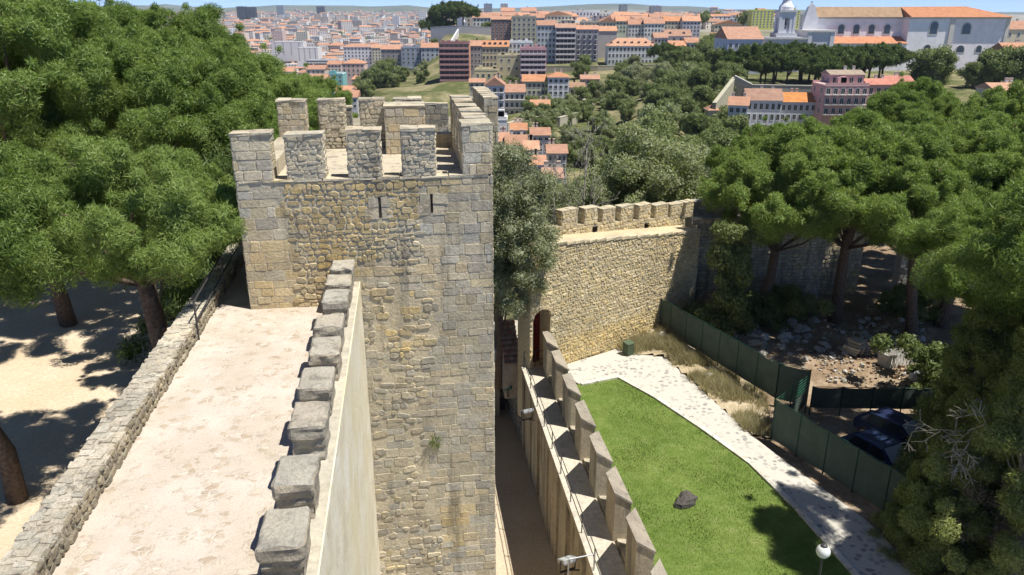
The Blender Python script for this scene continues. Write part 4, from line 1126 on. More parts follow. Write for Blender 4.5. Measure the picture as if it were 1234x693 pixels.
# ---- left: stone pines on the plaza
PZ = 6.0
near_a = pine(1, 3.15, 10.0, 7.5, 130, 620, .15, .013, (.9,-.6), .36, r=(.55,.85), nb=9, fork=.8)
near_b = pine(2, 3.5, 9.8, 7.0, 150, 620, .15, .013, (.5,.4), .23, r=(.55,.9), nb=9, fork=.8)
big_a = pine(3, 6.6, 14.3, 9.4, 300, 520, .19, .02, (.6,.2), .32, r=(.7,1.15), nb=26)
big_b = pine(4, 6.2, 14.1, 8.8, 280, 520, .19, .02, (-.5,.4), .32, r=(.7,1.15), nb=26)
tree('pine_tree', 'nearest low spreading pine rooted in the sandy plaza right beside the parapet', near_a, (-11.0, 21.4, PZ), .4)
tree('pine_tree', 'pine at the left edge whose leaning trunk base shows by the parapet corner', near_b, (-15.6, 19.5, PZ), 0, 1.1)
for (x, y, ms, rz, s, lab) in (
    (-21.5, 33.5, big_a, .3, 1.0, 'tall stone pine at the far left with dark forked trunks under its crown'),
    (-16.2, 35.0, big_b, 1.4, .88, 'tall stone pine with broad bright crown directly behind the low spreading pine'),
    (-26.5, 41.0, big_b, 2.8, 1.06, 'big stone pine filling the upper left corner of the picture'),
    (-20.5, 44.5, big_a, 4.0, .97, 'tall stone pine whose domed crown reaches the sky at the upper left'),
    (-15.2, 43.5, big_b, 5.2, .77, 'rounded stone pine in front of the distant city left of the big tower'),
    (-15.2, 53.0, big_a, 2.2, .66, 'smaller stone pine just left of the big tower battlements'),
    (-36.0, 45.0, big_a, 1.2, 1.1, 'stone pine partly outside the left edge of the picture')):
    tree('pine_tree', lab, ms, (x, y, plaza_z(x,y)), rz, s)
tree('pine_tree', 'shaded low pine squeezed between the spreading pine and the big tower', near_a, (-11.9, 28.3, PZ), 2.2, .82)
# dark bushy evergreen hanging against the tower's shaded left side
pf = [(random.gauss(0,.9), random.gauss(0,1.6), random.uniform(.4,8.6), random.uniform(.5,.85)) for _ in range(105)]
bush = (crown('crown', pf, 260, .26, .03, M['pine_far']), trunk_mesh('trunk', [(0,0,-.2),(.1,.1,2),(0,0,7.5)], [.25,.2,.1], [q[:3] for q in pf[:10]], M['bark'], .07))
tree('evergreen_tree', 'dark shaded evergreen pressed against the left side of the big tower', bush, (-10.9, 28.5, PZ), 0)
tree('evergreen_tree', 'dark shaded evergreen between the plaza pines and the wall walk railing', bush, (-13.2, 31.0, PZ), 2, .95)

# ---- right: pines of the outer yard
yp_a = pine(5, 5.6, 12.4, 8.2, 250, 440, .21, .025, (.8,-.4), .36, r=(.7,1.1), nb=22)
yp_b = pine(6, 5.2, 12.0, 7.6, 240, 440, .21, .025, (-1.4,.3), .34, r=(.7,1.1), nb=22)
for (x, y, ms, rz, s, lab) in (
    (17.8, 48.3, yp_b, .5, .98, 'yard pine with slanting dark trunk closest to the shaded grey wall'),
    (21.4, 47.0, yp_a, 1.8, 1.0, 'yard pine with straight trunk rising right behind the pallet stack'),
    (24.3, 46.0, yp_b, 2.9, 1.02, 'yard pine with light brown trunk slanting to the right over the stone heap'),
    (29.0, 47.5, yp_a, 4.1, 1.0, 'yard pine at the right edge above the near conifer'),
    (33.5, 42.5, yp_a, .2, .95, 'yard pine partly cut by the right edge of the picture'),
    (20.5, 57.0, yp_a, 3.3, .93, 'second row pine with dark lower crown in front of the white houses'),
    (27.5, 59.5, yp_b, 1.1, .95, 'second row pine with domed crown below the pink house'),
    (36.5, 57.0, yp_a, 2.0, .98, 'second row pine at the right edge of the picture'),
    (34.0, 70.0, yp_b, .9, .98, 'tall back row pine below the right block of the convent'),
    (45.0, 68.0, yp_a, 5.5, 1.05, 'tall back row pine at the right edge below the convent'),
    (43.0, 84.0, yp_b, 3.9, 1.0, 'farthest yard pine seen just under the convent wall')):
    tree('pine_tree', lab, ms, (x, y, .3), rz, s)
tree('pine_tree', 'nearer bright yard pine whose crown hangs over the top of the near conifer', near_a, (20.9, 31.4, .1), 1.0, 1.2)
tree('pine_tree', 'tall near pine cut by the right edge above the conifers', near_a, (20.9, 23.4, 0), 4.0, 1.5)
# understorey in the yard
sh_p = [(random.gauss(0,.9), random.gauss(0,.8), abs(random.gauss(.9,.6)), random.uniform(.35,.6)) for _ in range(34)]
shrub_m = crown('crown', sh_p, 230, .2, .05, M['shrub'], double=True)
for i, (px, py, s, lab) in enumerate(((905,392,1.1,'dark shrub at the foot of the shaded grey wall'),(950,388,1.1,'dark bush under the leftmost yard pine'),
        (1100,380,1.0,'grey green bush beside the slanting pine trunk'),(1140,480,.9,'low grey green shrub behind the parked navy car'),(1130,470,1.2,'bush between the parked cars and the near conifer'),(862,395,.9,'ivy covered shrub at the end of the golden wall'))):
    p = at_z(px, py, .4); tree('shrub', lab, (shrub_m,), (p.x, p.y, .3), i*1.3, s, cat='shrub')
iv = [(random.gauss(0,.55), random.gauss(0,.5), random.uniform(.3,7.5), random.uniform(.4,.75)) for _ in range(60)]
ivm = (crown('crown', iv, 240, .22, .06, M['shrub'], double=True), trunk_mesh('trunk', [(0,0,-.2),(.05,.05,3),(0,0,6)], [.16,.12,.06], [], M['bark']))
p = at_z(868,402,.4); tree('ivy_tree', 'slender ivy clad tree standing at the corner of the golden wall', ivm, (p.x+.3, p.y-.3, .2), 0, 1.05)

# ---- right foreground conifers
def conifer(seed, H, R, n, mat, per, fill=1.0):
    rg = random.Random(seed); pf = []
    for _ in range(n):
        z = H*rg.uniform(.04,1)**1.0; f = (1-(z/H)**1.35)*R*(.75+.5*vnoise(z*.8, seed, seed)) + .12
        a = rg.uniform(0, 2*PI); q = math.sqrt(rg.uniform(.12,1))
        pf.append((math.cos(a)*f*q, math.sin(a)*f*q, z, rg.uniform(.3,.62)*(1.1-.35*z/H)))
    cm = crown('crown', pf, per, .17, .02, M[mat], up=.25, out=.9, droop=.1, core=.5, double=True, face=.45)
    tm = trunk_mesh('trunk', [(0,0,-.3),(.1,0,H*.35),(.0,.1,H*.7),(0,0,H*.97)], [.3,.22,.12,.03], [q[:3] for q in pf[:26]], M['bark_grey'], .06, .15, 8, seed)
    return cm, tm
con_a = conifer(31, 10.6, 2.5, 150, 'cypress', 480)
con_b = conifer(32, 6.6, 2.3, 110, 'cypress', 480)
con_c = conifer(33, 13.2, 3.7, 250, 'cypress', 480)
con_o = tree('conifer_tree', 'tall shaggy cypress in the right foreground with pointed top', con_a, (19.3, 28.6, 0), 0)
tree('conifer_tree', 'lower cypress at the bottom right with dry brown lower twigs', con_b, (16.5, 24.4, -.6), 1.0, .95)
tree('conifer_tree', 'cypress cut off by the right edge of the picture', con_a, (22.9, 29.2, -.4), 2.4, .93)
tree('conifer_tree', 'shaded cypress in the bottom right corner', con_a, (20.4, 25.0, -.6), 3.4, 1.3)
tree('conifer_tree', 'tall cypress mostly outside the lower right edge of the picture', con_c, (18.2, 23.0, -.8), 5.1, 1.0)
tree('conifer_tree', 'rounded cypress leaning over the end of the screened fence', con_b, (19.0, 27.4, -.2), 2.6, 1.15)
tree('conifer_tree', 'cypress behind the pointed one at the right edge', con_a, (23.6, 33.5, 0), 4.6, 1.0)
tree('conifer_tree', 'bushy dark cypress close behind the parked navy car', con_a, (22.3, 31.4, 0), .6, 1.0)
tree('conifer_tree', 'short cypress spray in front of the fence end', con_b, (15.6, 25.4, -.3), 4.2, .62)
dsp = [(random.gauss(0,.9), random.gauss(0,.5), random.uniform(0,2.4), random.uniform(.22,.4)) for _ in range(26)]
dm = crown('crown', dsp, 200, .16, .02, M['dead'], up=-.3, droop=.4, core=0)
tree('dry_twigs', 'brown dead sprays hanging from the near cypress', (dm,), (17.6, 23.2, 2.0), 0, 1.0, None, 'branch')
# bare dead branch
def bare(seed, origin, direction, L, r, depth, mb, rnd, spread=.5, minr=.004):
    pts = [Vector(origin)]; d = Vector(direction).normalized(); n = 6
    for k in range(n):
        d = (d + Vector((rnd.uniform(-1,1), rnd.uniform(-1,1), rnd.uniform(-1,1)))*.17 + Vector((0,0,-.05 if spread > .6 else .02))).normalized()
        pts.append(pts[-1] + d*L/n)
    mb.tube(pts, [max(minr, r*(1-.75*k/n)) for k in range(n+1)], 5 if r < .03 else 7)
    if depth:
        for _ in range(rnd.randint(3,5)):
            k = rnd.randint(2, n); dd = (pts[k]-pts[k-1]).normalized()
            s = dd.orthogonal(); s.rotate(Matrix.Rotation(rnd.uniform(0,6.3), 3, dd)); 
            bare(seed, pts[k], dd*(1-spread*.5)+s*spread, L*rnd.uniform(.4,.65), max(minr, r*(1-.75*k/n)*.75), depth-1, mb, rnd, spread, minr)
rnd = random.Random(5); mb = MB()
bare(1, (0,0,0), (-1,-.5,-.1), 2.6, .045, 3, mb, rnd, .75, .012)
bare(1, (0,0,-.1), (-.8,-.7,.35), 2.2, .04, 3, mb, rnd, .75, .012)
o = mb.build('dead_branch', M['deadwood'], smooth=True); o.location = (17.7, 25.0, 5.7); tag(o, 'bleached bare dead branch sticking out of the tall near cypress', 'branch')

# ---- olive in front of the gate wall, bare tree and poplar beyond it
def rounded(seed, R, H, Hb, n, per, ln, wd, mat, tr=.2, core=.5, bark='bark', r=(.5,.9), off=0.0):
    rg = random.Random(seed); pf = []
    while len(pf) < n:
        x, y, z = rg.uniform(-1,1), rg.uniform(-1,1), rg.uniform(-1,1); q = x*x+y*y+z*z
        if q > 1 or q < .18: continue
        k = .8+.4*vnoise(x*1.7+5, y*1.7+z*1.3+5, seed)
        pf.append((x*R*k+off, y*R*k, (Hb+H)/2+z*(H-Hb)/2*k, rg.uniform(*r)))
    cm = crown('crown', pf, per, ln, wd, M[mat], up=.2, core=core, double=True)
    tm = trunk_mesh('trunk', [(0,0,-.6),(.1,.05,Hb*.5),(0,.1,Hb+.25*(H-Hb)),(0,0,Hb+.7*(H-Hb))], [tr*1.3,tr,tr*.7,tr*.3], [q[:3] for q in pf[:14]], M[bark], tr*.35, .4, 8, seed)
    return cm, tm
ol = rounded(41, 2.3, 13.4, 4.9, 165, 300, .17, .028, 'olive', .17, .45, r=(.45,.8), off=.8)
tree('olive_tree', 'grey green olive tree filling the space between the big tower and golden wall', ol, (-.8, 41.0, -.4), 0)
tree('olive_tree', 'second grey green olive tree closer to the big tower edge', ol, (-1.5, 43.5, -.5), 2, 1.0)
po = rounded(42, 5.0, 16.0, 2.0, 190, 480, .21, .06, 'poplar', .3, .45, r=(.7,1.2))
tree('poplar_tree', 'large silvery green poplar right behind the golden wall battlements', po, (9.6, 58.5, -4.0), 0)
tree('poplar_tree', 'smaller silvery poplar at the left behind the battlements', po, (5.5, 64.0, -5.5), 2.2, .78)
mb = MB(); rnd = random.Random(9)
mb.tube([(0,0,-.5),(.1,.1,4),(0,.2,8),(.2,.1,14.5)], [.13,.10,.07,.02], 7)
for z, d in ((3,(-1,.1,.9)),(4.5,(.9,-.3,1)),(6,(-.9,.3,1)),(7.5,(.7,.2,1.1)),(9,(-.5,-.4,1)),(10.5,(.4,.3,1)),(3.8,(.6,.5,.8)),(5.2,(-.5,-.6,1)),(6.8,(.5,-.6,1)),(8.3,(-.7,.2,1.2)),(11.5,(-.4,.1,1)),(12.5,(.3,-.2,1))):
    bare(2, (.05,.1,z), d, 4.2-.2*z, .05, 2, mb, rnd, .5, .016)
bt = thing('bare_tree', 'tall thin almost leafless grey tree rising behind the golden wall', 'tree', (5.0, 53.0, -1.5))
link('trunk', mb.mesh('trunk', M['bark_grey'], smooth=True), bt)
bp = [(random.gauss(0,1.5), random.gauss(0,1.2), random.uniform(4,12), random.uniform(.25,.5)) for _ in range(34)]
link('leaves', crown('leaves', bp, 60, .16, .03, M['olive'], core=0, double=True), bt)
c2 = copy_thing(bt, (3.2, 54.5, -2.2), 2.0, .85, 'shorter thin almost leafless tree left of the tall bare one')

# ---- hillside trees: three shared crowns
hill = []
for s in range(4):
    rg = random.Random(60+s); pf = []
    for _ in range(46):
        x, y, z = rg.gauss(0,.42), rg.gauss(0,.42), rg.uniform(-1,1)
        pf.append((x*3.6*(1.1-.5*abs(z)), y*3.6*(1.1-.5*abs(z)), 3.6+z*2.5, rg.uniform(.8,1.4)))
    hill.append((crown('crown', pf, 150, .38, .12, M[('shrub','poplar','shrub','olive')[s]], up=.2, core=.62, double=True),
                 trunk_mesh('trunk', [(0,0,-1.2),(0,.1,1.6),(0,0,3.5)], [.25,.2,.1], [], M['bark'])))
umb = []
for s in range(2):
    pf = pine_puffs(5.2, 5.2, 8.2, 85, (.8,1.3), 80+s)
    umb.append((crown('crown', pf, 75, .5, .09, M['pine_far'], core=.68), trunk_mesh('trunk', [(0,0,-1.2),(.2,.1,3),(0,0,6)], [.32,.25,.14], [q[:3] for q in pf[:8]], M['bark'], .1)))
# ================================================================== TERRAIN beyond the castle: one sheet to the horizon
COLS = [
 (-1.6,[(0,-8),(50,-8),(90,-14),(200,-50),(500,-80),(1200,-75),(2500,-42),(4500,-15),(8000,5),(11000,60),(13000,0),(20000,0)]),
 (-.40,[(0,-8),(50,-8),(90,-14),(200,-55),(500,-80),(1000,-75),(2000,-42),(3500,-20),(6000,-2),(9000,15),(11500,95),(14000,0),(20000,0)]),
 (-.25,[(0,-8),(52,-8),(80,-20),(200,-58),(500,-80),(1000,-75),(2000,-42),(3500,-20),(6000,-2),(9000,15),(11500,118),(14000,0),(20000,0)]),
 (-.17,[(0,-8),(52,-8),(100,-30),(200,-50),(330,-30),(420,-20),(500,-18),(570,-18.5),(640,-40),(720,-62),(1000,-70),(2000,-42),(3500,-20),(6000,-2),(9000,15),(11500,95),(14000,0),(20000,0)]),
 (-.125,[(0,-8),(52,-8),(100,-30),(200,-48),(320,-26),(380,-20),(470,-18),(560,-17),(620,-22),(800,-50),(1200,-60),(2000,-42),(3500,-20),(6000,-2),(9000,15),(11500,120),(14000,0),(20000,0)]),
 (-.075,[(0,-8),(52,-8),(100,-28),(200,-42),(330,-28),(430,-15),(520,-8),(600,0),(650,6),(720,5),(900,-5),(1500,-30),(3500,-18),(6000,-2),(9000,10),(11500,80),(14000,0),(20000,0)]),
 (0.0,[(0,-8),(52,-8),(100,-20),(160,-23),(200,-21),(270,-17.6),(300,-16.8),(400,-18),(430,-16.5),(520,-12.5),(560,-6),(650,3),(800,5),(1500,-10),(4000,-8),(7000,2),(11500,75),(14000,0),(20000,0)]),
 (.1,[(0,-6),(52,-6),(100,-17),(180,-24),(260,-22),(330,-18.5),(380,-16),(460,-13),(510,-11.5),(600,-3),(700,4),(1000,2),(1500,-5),(4000,-8),(7000,2),(11500,110),(14000,0),(20000,0)]),
 (.2,[(0,-4),(52,-4),(90,-10),(150,-14),(250,-14.5),(350,-12),(450,-10.5),(510,-9),(600,-1),(700,4),(1000,2),(1500,-5),(4000,-8),(7000,2),(11500,90),(14000,0),(20000,0)]),
 (.27,[(0,-1),(52,-1),(70,-3),(110,-10),(180,-18),(250,-21),(285,-17),(310,-9.5),(400,-8),(520,-5),(700,4),(2000,0),(4000,-8),(7000,2),(11500,45),(14000,0),(20000,0)]),
 (.45,[(0,-1),(60,-1),(90,-4),(140,-10),(250,-16),(290,-14),(310,-9.5),(400,-8),(520,-5),(700,4),(2000,0),(4000,-8),(7000,2),(11500,20),(14000,0),(20000,0)]),
 (.75,[(0,-1),(80,-1),(120,-4),(250,-10),(300,-8),(400,-6),(520,-5),(700,0),(2000,-6),(4000,-12),(20000,-10)]),
 (1.8,[(0,-1),(80,-1),(120,-4),(250,-10),(300,-8),(400,-6),(520,-5),(700,0),(2000,-6),(4000,-12),(20000,-10)])]
def prof(pr, y):
    for (y0, z0), (y1, z1) in zip(pr[:-1], pr[1:]):
        if y <= y1:
            t = (y-y0)/(y1-y0); return z0+(z1-z0)*t
    return pr[-1][1]
def terrain_z(x, y):
    y = max(y, .5); a = x/y
    if a <= COLS[0][0]: return prof(COLS[0][1], y)
    for (a0, p0), (a1, p1) in zip(COLS[:-1], COLS[1:]):
        if a <= a1:
            t = (a-a0)/(a1-a0); t = t*t*(3-2*t); z = prof(p0, y)*(1-t)+prof(p1, y)*t
            if y > 7500: z += 55*(vnoise(a*14, y*.0006, 5)-.5)*min(1, (y-7500)/2500) + 25*(vnoise(a*45, y*.001, 6)-.5)*min(1,(y-7500)/2500)
            return z
    return prof(COLS[-1][1], y)
def on_ground(px, py0=60, py1=330):
    """first hit of a photograph ray with the terrain"""
AZ = [-1.6+3.4*i/150 for i in range(151)]
YS = [3*(20000/3)**(i/170) for i in range(171)]
mb = MB(); na = len(AZ)
for y in YS:
    for a in AZ: mb.v.append((a*y, y, terrain_z(a*y, y) - (.35 if y < 90 else 0)))
for j in range(len(YS)-1):
    for i in range(na-1):
        mb.f.append((j*na+i, j*na+i+1, (j+1)*na+i+1, (j+1)*na+i)); mb.m.append(0); mb.c.append((.3,.3,.3))
def mat_terrain():
    m, nt, b = new_mat('hill_ground'); co = objco(nt)
    a = noise(nt, .05, 7, .68, co); f = noise(nt, .35, 6, .7, co)
    near = mixc(nt, ramp(nt, [(.44,(0,0,0)),(.6,(1,1,1))], a), (.10,.115,.05), (.25,.225,.14))
    near = mixc(nt, 1.0, near, ramp(nt, [(.3,(.65,.68,.6)),(.65,(1.2,1.15,1.05))], f), 'MULTIPLY')
    g = noise(nt, .012, 5, .7, co)
    far = ramp(nt, [(.35,(.10,.12,.065)),(.5,(.30,.28,.25)),(.65,(.38,.35,.31))], g)
    hillc = ramp(nt, [(.35,(.06,.085,.05)),(.65,(.15,.16,.10))], noise(nt, .002, 5, .6, co))
    sp = N(nt, 'ShaderNodeSeparateXYZ'); nt.links.new(co, sp.inputs[0])
    def step(a0, a1):
        r = N(nt, 'ShaderNodeMapRange'); r.inputs[1].default_value = a0; r.inputs[2].default_value = a1
        nt.links.new(sp.outputs[1], r.inputs[0]); return r.outputs[0]
    c = mixc(nt, step(620, 760), near, far); c = mixc(nt, step(7500, 9000), c, hillc)
    nt.links.new(c, b.inputs['Base Color']); b.inputs['Roughness'].default_value = 1; b.inputs['Specular IOR Level'].default_value = .03
    bump(nt, b, f, .6, .6); return m
M['terrain'] = mat_terrain()
structure(mb.build('hillside_ground', M['terrain'], smooth=True))

# ------------------------------------------------------------------ buildings
M['plaster'] = mat_attr('painted_plaster', .85, .14, .35)
def mat_tiles():
    m, nt, b = new_mat('clay_tiles')
    a = N(nt, 'ShaderNodeAttribute'); a.attribute_name = 'Col'; co = objco(nt)
    f = noise(nt, .5, 7, .7, co); w = N(nt, 'ShaderNodeTexWave', bands_direction='X'); w.inputs['Scale'].default_value = 3.0; w.inputs['Distortion'].default_value = .6
    nt.links.new(co, w.inputs['Vector'])
    c = mixc(nt, 1.0, a.outputs['Color'], ramp(nt, [(.3,(.72,.70,.68)),(.55,(1,1,1)),(.72,(1.15,1.1,1.0))], f), 'MULTIPLY')
    nt.links.new(mixc(nt, .5, c, ramp(nt, [(0,(.72,.7,.7)),(.5,(1.08,1.08,1.08))], w.outputs['Fac']), 'MULTIPLY'), b.inputs['Base Color'])
    b.inputs['Roughness'].default_value = .9; b.inputs['Specular IOR Level'].default_value = .1; return m
M['tiles'] = mat_tiles()
mg, ntg, bg = new_mat('window_glass'); bg.inputs['Base Color'].default_value = (.035,.045,.06,1); bg.inputs['Roughness'].default_value = .15; bg.inputs['Specular IOR Level'].default_value = .5
M['wglass'] = mg
M['white'] = mat_plain('white_trim', (.66,.66,.64), .7, 0, .06, 1)
M['dark'] = mat_plain('dark_void', (.05,.05,.055), .7, 0, .2, 1)
WHITE, CREAM, PINK, GREYW, YEL, LIL, BEI = (.70,.70,.69), (.63,.58,.46), (.58,.38,.36), (.45,.45,.47), (.62,.55,.36), (.52,.50,.56), (.50,.46,.38)
TERRA, TERR2, BROWN = (.48,.26,.16), (.42,.24,.165), (.30,.19,.13)
_win = {}
def win_mesh(w, h, kind='plain'):
    key = (round(w,1), round(h,1), kind)
    if key in _win: return _win[key]
    w, h = key[0], key[1]; mb = MB(); t = .09
    for q in ((-w/2-t,-w/2,0,h),(w/2,w/2+t,0,h),(-w/2-t,w/2+t,-.16,0),(-w/2-t,w/2+t,h,h+t)):
        mb.box(q[0],q[1],-.10,.02,q[2],q[3],(.66,.65,.62),0)
    mb.box(-w/2,w/2,-.02,.02,0,h,(.04,.05,.06),1)
    mb.box(-.035,.035,-.045,-.02,0,h,(.6,.6,.58),0)
    if kind == 'arch': mb.lathe([(w/2+.0,-.03),(0,-.03)], 14, (0,0,0)); mb.v[-28:] = [(v[0], v[2]+.0, v[1]+h) for v in mb.v[-28:]]; mb.m[-14:] = [1]*14
    if kind == 'balcony':
        mb.box(-w/2-.5,w/2+.5,-.9,-.05,-.28,-.17,(.6,.6,.58),0)
        for k in range(9): x = -w/2-.47+(w+.94)*k/8; mb.box(x-.02,x+.02,-.89,-.85,-.17,.8,(.1,.1,.1),1)
        mb.box(-w/2-.5,w/2+.5,-.9,-.85,.8,.85,(.1,.1,.1),1)
    _win[key] = mb.mesh('window', [M['plaster'], M['wglass']]); return _win[key]
def building(label, loc, W, D, H, wall, roof='gable', rc=TERRA, rh=2.5, floors=3, cols=4, yaw=0.0, group=None, base=8.0, wsz=None, win='plain', band=None, side=None, chim=2, arch_top=False, name='house', cat='house', sidecols=2, dormers=0):
    """loc = middle of the front foot; front looks along -Y of its own frame"""
    if rc is TERRA: rc = random.choice([TERRA, TERR2, (.50,.29,.19), (.40,.225,.15), (.36,.225,.165), (.47,.235,.13)])
    wall = vary(wall, .06)
    o = thing(name, label, cat, loc, yaw, group)
    mb = MB(); mb.box(-W/2, W/2, 0, D, -base, H, wall)
    mb.box(-W/2-.12, W/2+.12, -.12, D+.12, H-.02, H+.28, tuple(min(.75,c*1.12) for c in wall))
    if side: mb.box(W/2+.004, W/2+.03, .0, D, -base, H-.03, side)
    mb.build('wall', M['plaster'], o)
    r = MB(); e = .45; z = H+.285
    if roof == 'gable':
        r.solid([(-W/2-e,-e,z),(W/2+e,-e,z),(W/2+e,D+e,z),(-W/2-e,D+e,z),(-W/2-e,D/2,z+rh),(W/2+e,D/2,z+rh)], [(0,1,5,4),(2,3,4,5),(1,2,5),(3,0,4),(3,2,1,0)], vary(rc,.08))
    elif roof == 'gable_front':
        r.solid([(-W/2-e,-e,z),(W/2+e,-e,z),(W/2+e,D+e,z),(-W/2-e,D+e,z),(0,-e,z+rh),(0,D+e,z+rh)], [(0,4,5,3),(1,2,5,4),(0,1,4),(2,3,5),(3,2,1,0)], vary(rc,.08))
    elif roof == 'hip':
        i = min(W/2, D/2)*.9
        r.solid([(-W/2-e,-e,z),(W/2+e,-e,z),(W/2+e,D+e,z),(-W/2-e,D+e,z),(-W/2+i,D/2,z+rh),(W/2-i,D/2,z+rh)], [(0,1,5,4),(2,3,4,5),(1,2,5),(3,0,4),(3,2,1,0)], vary(rc,.08))
    else:
        r.box(-W/2, W/2, 0, D, z, z+.12, rc)
        for q in ((-W/2,W/2,-.0,.25),(-W/2,W/2,D-.25,D)): r.box(q[0],q[1],q[2],q[3],z+.125,z+.7,wall)
        for k in range(3):
            x = random.uniform(-W/2+1.5, W/2-1.5) if W > 4 else 0; r.box(x-.9,x+.9,D*.4,D*.4+2,z+.13,z+.13+random.uniform(1,2.2),tuple(c*.9 for c in wall))
    ro = r.build('roof', M['tiles'] if roof != 'flat' else M['plaster'], o)
    if roof != 'flat':
        for k in range(chim):
            x = random.uniform(-W*.38, W*.38); c = MB(); c.box(x-.4,x+.4,D*.55,D*.55+.7,z+rh*.4,z+rh+1.0,(.6,.56,.5)); c.box(x-.48,x+.48,D*.55-.08,D*.55+.78,z+rh+1.003,z+rh+1.15,(.5,.4,.33)); c.build('chimney', M['plaster'], ro)
        for k in range(dormers):
            x = -W/2+W*(k+.5)/dormers; c = MB(); yy = D*.14; zz = z+rh*.2
            c.box(x-.7,x+.7,yy,yy+2.4,zz,zz+1.5,(.66,.65,.62)); c.box(x-.5,x+.5,yy-.03,yy-.005,zz+.35,zz+1.3,(.06,.06,.07))
            c.solid([(x-.85,yy-.15,zz+1.5),(x+.85,yy-.15,zz+1.5),(x+.85,yy+2.6,zz+1.5),(x-.85,yy+2.6,zz+1.5),(x,yy-.15,zz+2.0),(x,yy+2.6,zz+2.0)],[(0,4,5,3),(1,2,5,4),(0,1,4),(2,3,5)],rc); c.build('dormer', M['plaster'], ro)
    if floors and cols:
        fh = H/floors; w, h = wsz or (min(1.3, W/cols*.5), min(1.9, fh*.55))
        if band:
            for k in range(floors):
                c = MB(); c.box(-W/2+.15, W/2-.15, -1.1, -.003, k*fh+.05, k*fh+1.0, band); c.build('balcony', M['plaster'], o)
                c = MB(); c.box(-W/2+.3, W/2-.3, -.06, -.01, k*fh+1.05, k*fh+fh-.35, (.06,.06,.07))
                for q in range(cols+1):
                    x = -W/2+.3+(W-.6)*q/cols; c.box(x-.14,x+.14,-.12,-.063,k*fh+1.05,k*fh+fh-.35,tuple(q_*.9 for q_ in wall))
                c.build('window_band', M['plaster'], o)
        else:
            me = win_mesh(w, h, win); n = 0
            for k in range(floors):
                for q in range(cols):
                    if n >= 90: break
                    n += 1
                    link('window', me, o, (-W/2+W*(q+.5)/cols, 0, k*fh+(fh-h)*.5))
        sw = win_mesh(min(1.1,w), h)
        for sgn in (-1, 1):
            if sidecols and (sgn < 0 or not side):
                for k in range(floors):
                    for q in range(sidecols):
                        link('window', sw, o, (sgn*W/2, D*(q+.5)/sidecols, k*fh+(fh-h)*.5), -PI/2 if sgn < 0 else PI/2)
    return o
def bpx(label, x0, x1, yt, yb, Y, wall, D=12, **kw):
    """building whose front spans the given photograph pixels at distance Y"""
    a, b = at_y(x0, yb, Y), at_y(x1, yb, Y); t = at_y((x0+x1)/2, yt, Y)
    z = min(a.z, b.z)
    return building(label, ((a.x+b.x)/2, Y, z), b.x-a.x, D, t.z-z, wall, **kw)
# ================================================================== TOWN, read off the photograph (x0, x1, eaves y, foot y, distance)
bpx('red brown apartment block with seven banded balcony floors left of the yellow houses', 530, 566, 53, 98, 430, (.34,.20,.19), 14, roof='flat', rc=(.4,.2,.16), floors=7, cols=6, band=(.42,.24,.23), side=(.58,.31,.2), name='apartment_block', cat='apartment block')
bpx('narrow grey house with orange roof between the red brown block and yellow house', 567, 580, 56, 84, 446, (.30,.31,.33), 11, rh=2.8, floors=4, cols=3)
bpx('long yellow beige house with row of dormers in its orange roof', 581, 613, 57, 82, 448, (.50,.44,.29), 12, rh=3.2, floors=3, cols=7, dormers=5)
bpx('plain yellow beige block with three rows of small windows', 600, 627, 68, 97, 424, (.52,.47,.32), 14, roof='flat', rc=(.5,.45,.35), floors=3, cols=3, wsz=(1.1,1.3))
bpx('white terraced block with flat roof behind the yellow beige block', 613, 642, 52, 66, 455, WHITE, 10, roof='flat', rc=(.62,.62,.6), floors=2, cols=6)
bpx('pink apartment block with banded balconies above the ruined houses', 627, 658, 60, 98, 416, (.50,.30,.32), 14, roof='flat', rc=(.4,.3,.3), floors=6, cols=6, band=(.57,.50,.53), side=(.60,.33,.34), name='apartment_block', cat='apartment block')
bpx('dark red and grey block with flat orange roof on the upper hill', 592, 616, 24, 50, 560, (.28,.16,.14), 14, rh=2.0, floors=6, cols=5)
bpx('tall beige block with five rows of windows and dark top storey', 617, 646, 21, 50, 552, (.45,.42,.33), 14, roof='flat', rc=(.2,.17,.16), floors=5, cols=5, wsz=(1.4,1.5), name='apartment_block', cat='apartment block')
bpx('pale blue grey apartment block with orange roof', 647, 669, 31, 79, 522, (.48,.50,.54), 14, rh=3, floors=7, cols=5, name='apartment_block', cat='apartment block')
bpx('mauve grey apartment block with white balcony bands', 669, 693, 34, 79, 514, (.42,.39,.43), 14, rh=2.5, floors=7, cols=5, band=(.62,.58,.60), name='apartment_block', cat='apartment block')
bpx('grey mauve apartment block with small pink balconies', 693, 720, 36, 79, 518, (.36,.33,.37), 14, rh=2.5, floors=7, cols=4, win='balcony', name='apartment_block', cat='apartment block')
bpx('grey blank sided house with orange roof left of the long white house', 720, 742, 38, 74, 534, (.40,.39,.39), 14, rh=3, floors=0, cols=0)
bpx('long white four storey house with orange mansard roof above the garden wall', 732, 790, 56, 78, 500, (.66,.66,.68), 14, rh=4.6, roof='hip', floors=3, cols=13, dormers=7, wsz=(1.1,2.0))
bpx('grey white corner house right of the long white house', 787, 803, 46, 74, 512, (.55,.55,.57), 12, rh=3, floors=4, cols=4)
bpx('maroon fronted house with white upper floor at the garden edge', 806, 825, 56, 76, 505, (.30,.17,.16), 12, rh=3, floors=3, cols=4)
bpx('white house with stepped orange roofs at the edge of the trees', 825, 841, 52, 74, 508, WHITE, 12, rh=3, floors=3, cols=3)
bpx('white gabled house with orange roof above the maroon house', 799, 832, 44, 60, 530, (.68,.67,.65), 12, rh=4, roof='gable', floors=2, cols=4, dormers=2)
